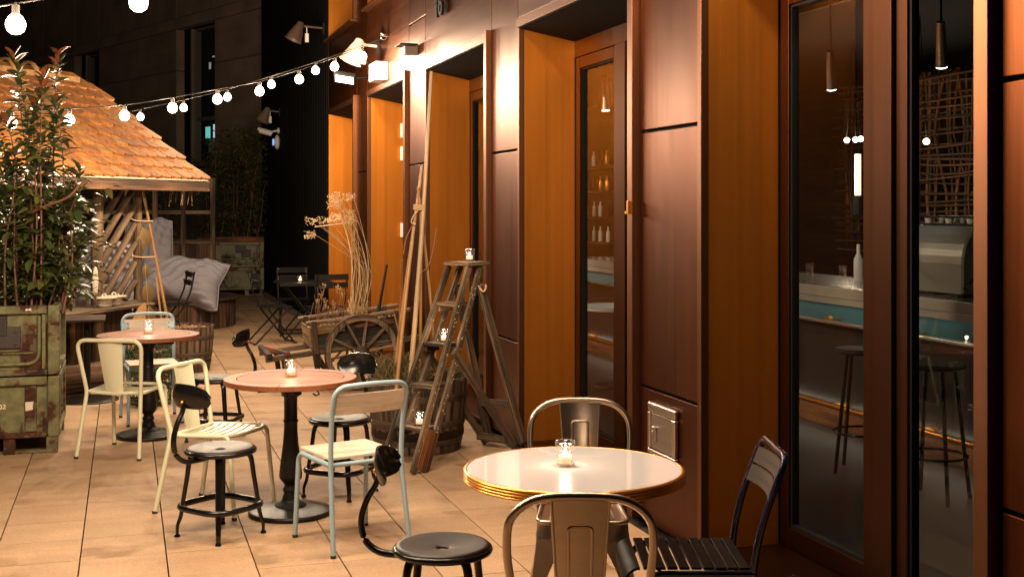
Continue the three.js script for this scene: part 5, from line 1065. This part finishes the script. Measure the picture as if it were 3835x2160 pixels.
// white enamel bowls on the hut counter
function bowl(pos, r, label) {
  const t = thing('enamel_bowl', label, 'bowl', pos, 0.4, 'white enamel bowls on the hut counter');
  part('bowl_body', lathe([[0, 0], [r * 0.62, 0], [r * 0.72, 0.01], [r * 0.8, 0.075], [r * 1.25, 0.082], [r * 1.25, 0.088], [r * 0.78, 0.086], [0, 0.086]], 28), mat([0.66, 0.56, 0.44], 0.4), t);
  part('knob', [place(new THREE.TorusGeometry(0.02, 0.006, 6, 14), [0, 0.10, 0]), place(new THREE.SphereGeometry(0.011, 8, 6), [0.04, 0.095, 0.01])], mat([0.66, 0.56, 0.44], 0.4), t);
}
bowl([-0.185, 0.732, -12.13], 0.095, 'nearer white enamel bowl on the hut counter');
bowl([-0.10, 0.732, -12.30], 0.095, 'farther white enamel bowl with a ring handle on the hut counter');
{ // oval white lantern by the shrub
  const t = thing('paddle', 'pale wooden paddle blade leaning on the hut post', 'paddle', [-0.26, 0.735, -12.02]);
  part('blade', place(new THREE.SphereGeometry(0.1, 16, 12), [0, 0.24, 0], [0, 0.3, 0], [0.28, 1.4, 0.12]), mat([0.55, 0.46, 0.34], 0.6), t); part('shaft', sweep([[0, 0.0, 0], [0, 0.12, 0]], 0.012, 8), M.oldWood[2], t);
}
{ // old sleeper log and loose cast base on the ground
  const t = thing('timber_log', 'cracked old timber log lying on the paving by the hut', 'log', [-0.36, 0, -11.70], 0.5);
  part('trunk', sweep(curve([[-0.5, 0.13, 0], [-0.1, 0.135, 0.02], [0.32, 0.13, 0]], 10), 0.13, 12, { bump: 0.06 }), rwood([0.20, 0.115, 0.065], 0.9, 0.006), t);
  part('crack', [sweep(curve([[-0.48, 0.16, 0.125], [-0.1, 0.15, 0.135], [0.3, 0.17, 0.122]], 10), 0.006, 5)], M.blackMatt, t);
}
{
  const t = thing('cast_base', 'round flat dark cast iron base standing on the paving by the log', 'base', [-0.31, 0, -11.22]);
  part('disc', lathe([[0, 0], [0.26, 0], [0.262, 0.012], [0.2, 0.022], [0.03, 0.03], [0, 0.03]], 36), M.blackWorn, t);
  part('pole', cyl(0.025, 0.03, 0.68, [0, 0.36, 0]), M.blackMatt, t);
  part('table_leaf', box(0.5, 0.02, 0.5, [-0.1, 0.705, 0], undefined, 0.006), M.darkWood[0], t);
}
{ // orange plank
  part('orange_board', place(uvm(extr([[-0.045, 0], [0.045, 0], [0.055, 0.3], [0.03, 0.42], [0, 0.46], [-0.04, 0.4], [-0.055, 0.28]], 0.03, 0.004)), [0.02, 0.34, -11.98], [-0.1, 0.2, -0.35]), M.bamboo); tag(scene.children.at(-1), 'short orange wooden board leaning behind the far table', 'board');
}
{ // green wire netting bin
  const t = thing('wire_basket', 'green wire mesh basket standing behind the far wooden table', 'basket', [0.20, 0, -10.85]);
  const R = 0.21, gs = [];
  for (let k = 0; k < 22; k++) for (const s of [-1, 1]) gs.push(sweep(Array.from({ length: 13 }, (_, i) => { const a = k / 22 * 2 * PI + s * i * 0.13, rad = R * (0.82 + 0.18 * i / 12); return [Math.cos(a) * rad, 0.02 + i * 0.048, Math.sin(a) * rad]; }), 0.0035, 4));
  part('wire_mesh', gs, M.green, t);
  for (const y of [0.02, 0.3, 0.6]) part('hoop_wire', sweep(Array.from({ length: 28 }, (_, k) => { const rad = R * (0.82 + 0.18 * y / 0.6); return [Math.cos(k / 14 * PI) * rad, y, Math.sin(k / 14 * PI) * rad]; }), 0.008, 6, { closed: true }), M.green, t);
  part('dry_leaves', Array.from({ length: 320 }, () => { const a = rr(0, 6.28), r = R * 0.78 * Math.sqrt(rnd()); return place(leafGeos[3].clone(), [Math.cos(a) * r, rr(0.02, 0.48), Math.sin(a) * r], [rr(0, 6), rr(0, 6), rr(0, 6)]); }), mat([0.12, 0.075, 0.035], 0.8, 0, { side: THREE.DoubleSide }), t).userData.kind = 'stuff';
}
{ // cane tripod with hanging dried leaves by the hut
  const t = thing('cane_tripod', 'bamboo tripod hung with dried leaves beside the hut post', 'plant support', [0, 0, 0]);
  const cane = (a, b, r) => part('cane', sweep(Array.from({ length: 25 }, (_, i) => V(...a).lerp(V(...b), i / 24).toArray()), u => r * (1 + 0.12 * (Math.cos(u * 50) > 0.93 ? 1 : 0)), 7), M.bamboo, t);
  cane([0.43, 0.42, -13.0], [0.16, 1.90, -12.95], 0.014); cane([0.14, 0.42, -12.88], [0.10, 1.3, -12.9], 0.013); cane([0.36, 0.44, -12.9], [0.30, 0.95, -12.92], 0.010);
  for (const y of [1.52, 1.16]) part('twine', sweep(curve([[-0.02, y + 0.07, -12.75], [0.1, y + 0.01, -12.82], [0.27 - (1.52 - y) * -0.05, y, -12.95]], 10), 0.006, 5), M.rope, t);
  for (const [x, y, s, a] of [[0.20, 0.98, 1.3, 0], [0.21, 0.72, 2.1, 0.1], [0.235, 0.50, 1.9, 0.05], [0.12, 1.32, 2.0, -0.2], [0.17, 1.30, 1.8, 0.3], [0.15, 1.22, 1.9, 0]]) part('dried_leaf', place(leafGeos[1].clone(), [x, y + 0.09 * s, -12.86], [PI / 2, a, 0], [s * 1.2, s, s]), mat([0.20, 0.13, 0.05], 0.7, 0, { side: THREE.DoubleSide }), t);
  part('leaf_thread', sweep([[0.19, 1.1, -12.86], [0.235, 0.5, -12.86]], 0.002, 4), M.rope, t);
}
{ // round plank bench
  const t = thing('round_bench', 'low round bench clad in upright brown planks behind the hut', 'bench', [0.623, 0, -17.94]), R = 0.9, h = 0.37;
  const n = 44; for (let k = 0; k < n; k++) { const a = k / n * 2 * PI; part('plank', box(0.122, h - 0.01, 0.022, [Math.cos(a) * R * 0.965, h / 2, Math.sin(a) * R * 0.965], [0, -a + PI / 2, 0], 0.003), M.plank2[k % 3], t); }
  part('seat_rim', lathe([[0, h], [R + 0.03, h], [R + 0.04, h + 0.012], [R + 0.04, h + 0.032], [R + 0.03, h + 0.042], [0, h + 0.042]], 64), M.plank2[1], t);
}
function cushion(pos, rot, w, h, th, label) {
  const t = thing('floor_cushion', label, 'cushion', pos, 0, 'big grey linen cushions');
  const n = 46, tri = [], P = (i, j, s) => {
    let x = i / n * 2 - 1, y = j / n * 2 - 1; const ex = Math.max(0, 1 - Math.abs(x) ** 3), ey = Math.max(0, 1 - Math.abs(y) ** 3), k = Math.sqrt(ex * ey);
    const pinch = 1 - 0.13 * (1 - Math.abs(x * y)) * (Math.max(Math.abs(x), Math.abs(y)) ** 2);
    const cr = Math.hypot(Math.abs(x) - 1, Math.abs(y) - 1), wr = 0.06 * Math.sin(cr * 26 + 2 * Math.atan2(Math.abs(y) - 1, Math.abs(x) - 1) * 3) * Math.exp(-cr * 2.2) * k * 2 + 0.03 * Math.sin(x * 6 + y * 4 + Math.sin(y * 5)) * k + 0.02 * Math.sin(x * 15 - y * 11 + 1 + 2 * Math.sin(x * 3)) * k;
    const sag = 0.10 * h * (x * x) * (y > 0 ? -1 : -0.3);
    return [x * w / 2 * pinch, y * h / 2 * pinch + sag + 0.015 * Math.sin(x * 9 + y * 3), s * (th / 2 * k * (1 - 0.3 * y) + wr * 0.6) + s * 0.004];
  };
  for (const s of [1, -1]) for (let i = 0; i < n; i++) for (let j = 0; j < n; j++) { const a = P(i, j, s), b = P(i + 1, j, s), c = P(i + 1, j + 1, s), d = P(i, j + 1, s); s > 0 ? tri.push(...a, ...b, ...c, ...a, ...c, ...d) : tri.push(...a, ...c, ...b, ...a, ...d, ...c); }
  const g = new THREE.BufferGeometry(); g.setAttribute('position', new THREE.Float32BufferAttribute(tri, 3)); g.computeVertexNormals();
  const seam = []; for (const [i0, j0, di, dj] of [[0, 0, 1, 0], [n, 0, 0, 1], [n, n, -1, 0], [0, n, 0, -1]]) for (let k = 0; k < n; k++) { const p = P(i0 + di * k, j0 + dj * k, 1); seam.push([p[0], p[1], 0]); }
  part('cover', place(uvm(toCreasedNormals(g, 1.2)), [0, 0, 0], rot), M.fabric, t);
  part('piping', place(sweep(seam, 0.009, 6, { closed: true }), [0, 0, 0], rot), M.fabric, t);
}

cushion([0.72, 0.66, -17.35], [-0.65, -0.3, -0.3], 1.25, 0.78, 0.5, 'big grey linen cushion slumped on the round bench');
cushion([0.36, 0.98, -18.35], [-0.22, -0.2, 0.08], 0.66, 1.15, 0.26, 'upright grey linen cushion standing behind the slumped one');
cushion([-0.25, 0.86, -14.9], [-0.1, -0.2, 0.05], 0.8, 0.85, 0.26, 'grey linen cushion behind the log lattice of the hut');
{
  const t = thing('plank_bench', 'low plank bench behind the log lattice of the hut', 'bench', [-0.25, 0, -14.9], -0.2);
  for (let k = 0; k < 3; k++) part('seat_plank', box(1.1, 0.03, 0.14, [0, 0.42, -0.15 + k * 0.15], undefined, 0.004), M.plank2[k], t);
  for (const x of [-0.45, 0.45]) for (const z of [-0.15, 0.15]) part('leg', box(0.06, 0.405, 0.06, [x, 0.2, z], undefined, 0.004), M.darkWood[1], t);
}

// ---------------------------------------------------------------- black folding bistro set
function bistroChair(pos, turn, label) {
  const t = thing('folding_chair', label, 'chair', pos, turn, 'black folding bistro chairs'), B = M.blackMatt;
  for (const s of [-1, 1]) {
    part('leg', sweep(fillet([[s * 0.19, 0.86, 0.235], [s * 0.19, 0.62, 0.19], [s * 0.19, 0.42, 0.10], [s * 0.19, 0.02, -0.22], [s * 0.19, 0.015, -0.25]], 0.06), 0.0115, 6), B, t);
    part('leg', sweep(fillet([[s * 0.172, 0.44, -0.19], [s * 0.172, 0.40, -0.12], [s * 0.172, 0.02, 0.25], [s * 0.172, 0.015, 0.28]], 0.03), 0.0115, 6), B, t);
  }
  part('stretcher', sweep([[-0.19, 0.02, -0.235], [0.19, 0.02, -0.235]], 0.009, 6), B, t); part('stretcher', sweep([[-0.172, 0.02, 0.265], [0.172, 0.02, 0.265]], 0.009, 6), B, t);
  for (let k = 0; k < 6; k++) part('seat_slat', box(0.40, 0.014, 0.05, [0, 0.452, -0.17 + k * 0.06], undefined, 0.003), B, t);
  for (const [y, z] of [[0.82, 0.215], [0.72, 0.197]]) { const sl = part('back_slat', box(0.42, 0.07, 0.014, [0, y, z], [-0.18, 0, 0], 0.003), B, t); for (const s of [-1, 1]) for (const d of [0.018, -0.018]) for (const e of [-0.009, 0.009]) part('rivet', place(new THREE.SphereGeometry(0.0075, 8, 6), [s * 0.185, y + d, z + e]), M.steel, sl); }
}
bistroChair([1.72, 0, -15.22], deg(-80), 'black folding chair standing away from the dark bistro table');
bistroChair([2.13, 0, -16.35], deg(180), 'black folding chair on the far side of the dark bistro table');
bistroChair([2.33, 0, -14.95], deg(10), 'black folding chair on the near side of the dark bistro table');
bistroChair([0.56, 0, -15.9], deg(100), 'black folding chair in front of the big grey cushion');
{
  const t = thing('bistro_table', 'dark square bistro table by the black wall', 'table', [2.17, 0, -15.65]);
  part('table_top', [box(0.7, 0.016, 0.7, [0, 0.712, 0], undefined, 0.005), span(-0.35, 0.35, 0.685, 0.705, -0.35, -0.34), span(-0.35, 0.35, 0.685, 0.705, 0.34, 0.35)], M.blackMatt, t);
  for (const s of [-1, 1]) for (const q of [-1, 1]) part('leg', sweep([[q * 0.28, 0.70, s * 0.25], [-q * 0.28, 0.01, s * 0.25]], 0.011, 6), M.blackMatt, t);
}
candle([2.10, 0.721, -15.55], 0.036, 0.08, 'lit tea light in a glass on the dark bistro table', 0.05);
// ---------------------------------------------------------------- far planters
metalBin(2.50, -23.5, 1.22, 0.9, 'dark stacked steel bin planter against the far wall', M.rustGreen, 'stacked steel bin planters', -0.05);
metalBin(1.10, -23.6, 1.2, 0.9, 'dark stacked steel bin planter half hidden behind the round bench', M.rustGreen, 'stacked steel bin planters', -0.05);
part('planter_board', [span(1.28, 2.50, 1.002, 1.10, -23.55, -23.5)], rwood([0.34, 0.14, 0.07])); tag(scene.children.at(-1), 'reddish timber edging board on top of the far steel bin', 'board');
part('planter_board', [span(-0.1, 1.10, 1.002, 1.10, -23.65, -23.6)], rwood([0.34, 0.14, 0.07])); tag(scene.children.at(-1), 'reddish timber edging board on the steel bin behind the hut', 'board');
shrub('dark_tree', 'dark loose evergreen tree in the far steel bin', [1.95, 0.95, -24.0], { stems: 22, w: 0.5, d: 0.3, lean: 0.35, dens: 26, single: 0, spread: 0.34, h: () => rr(1.3, 2.35), bush: () => 1 });
shrub('dark_shrub', 'low dark shrub in the steel bin behind the hut', [0.55, 0.95, -24.1], { stems: 10, w: 0.4, d: 0.25, lean: 0.3, dens: 24, single: 0, spread: 0.34, h: () => rr(0.8, 1.5), bush: () => 1 });

renderer.render(scene, camera);
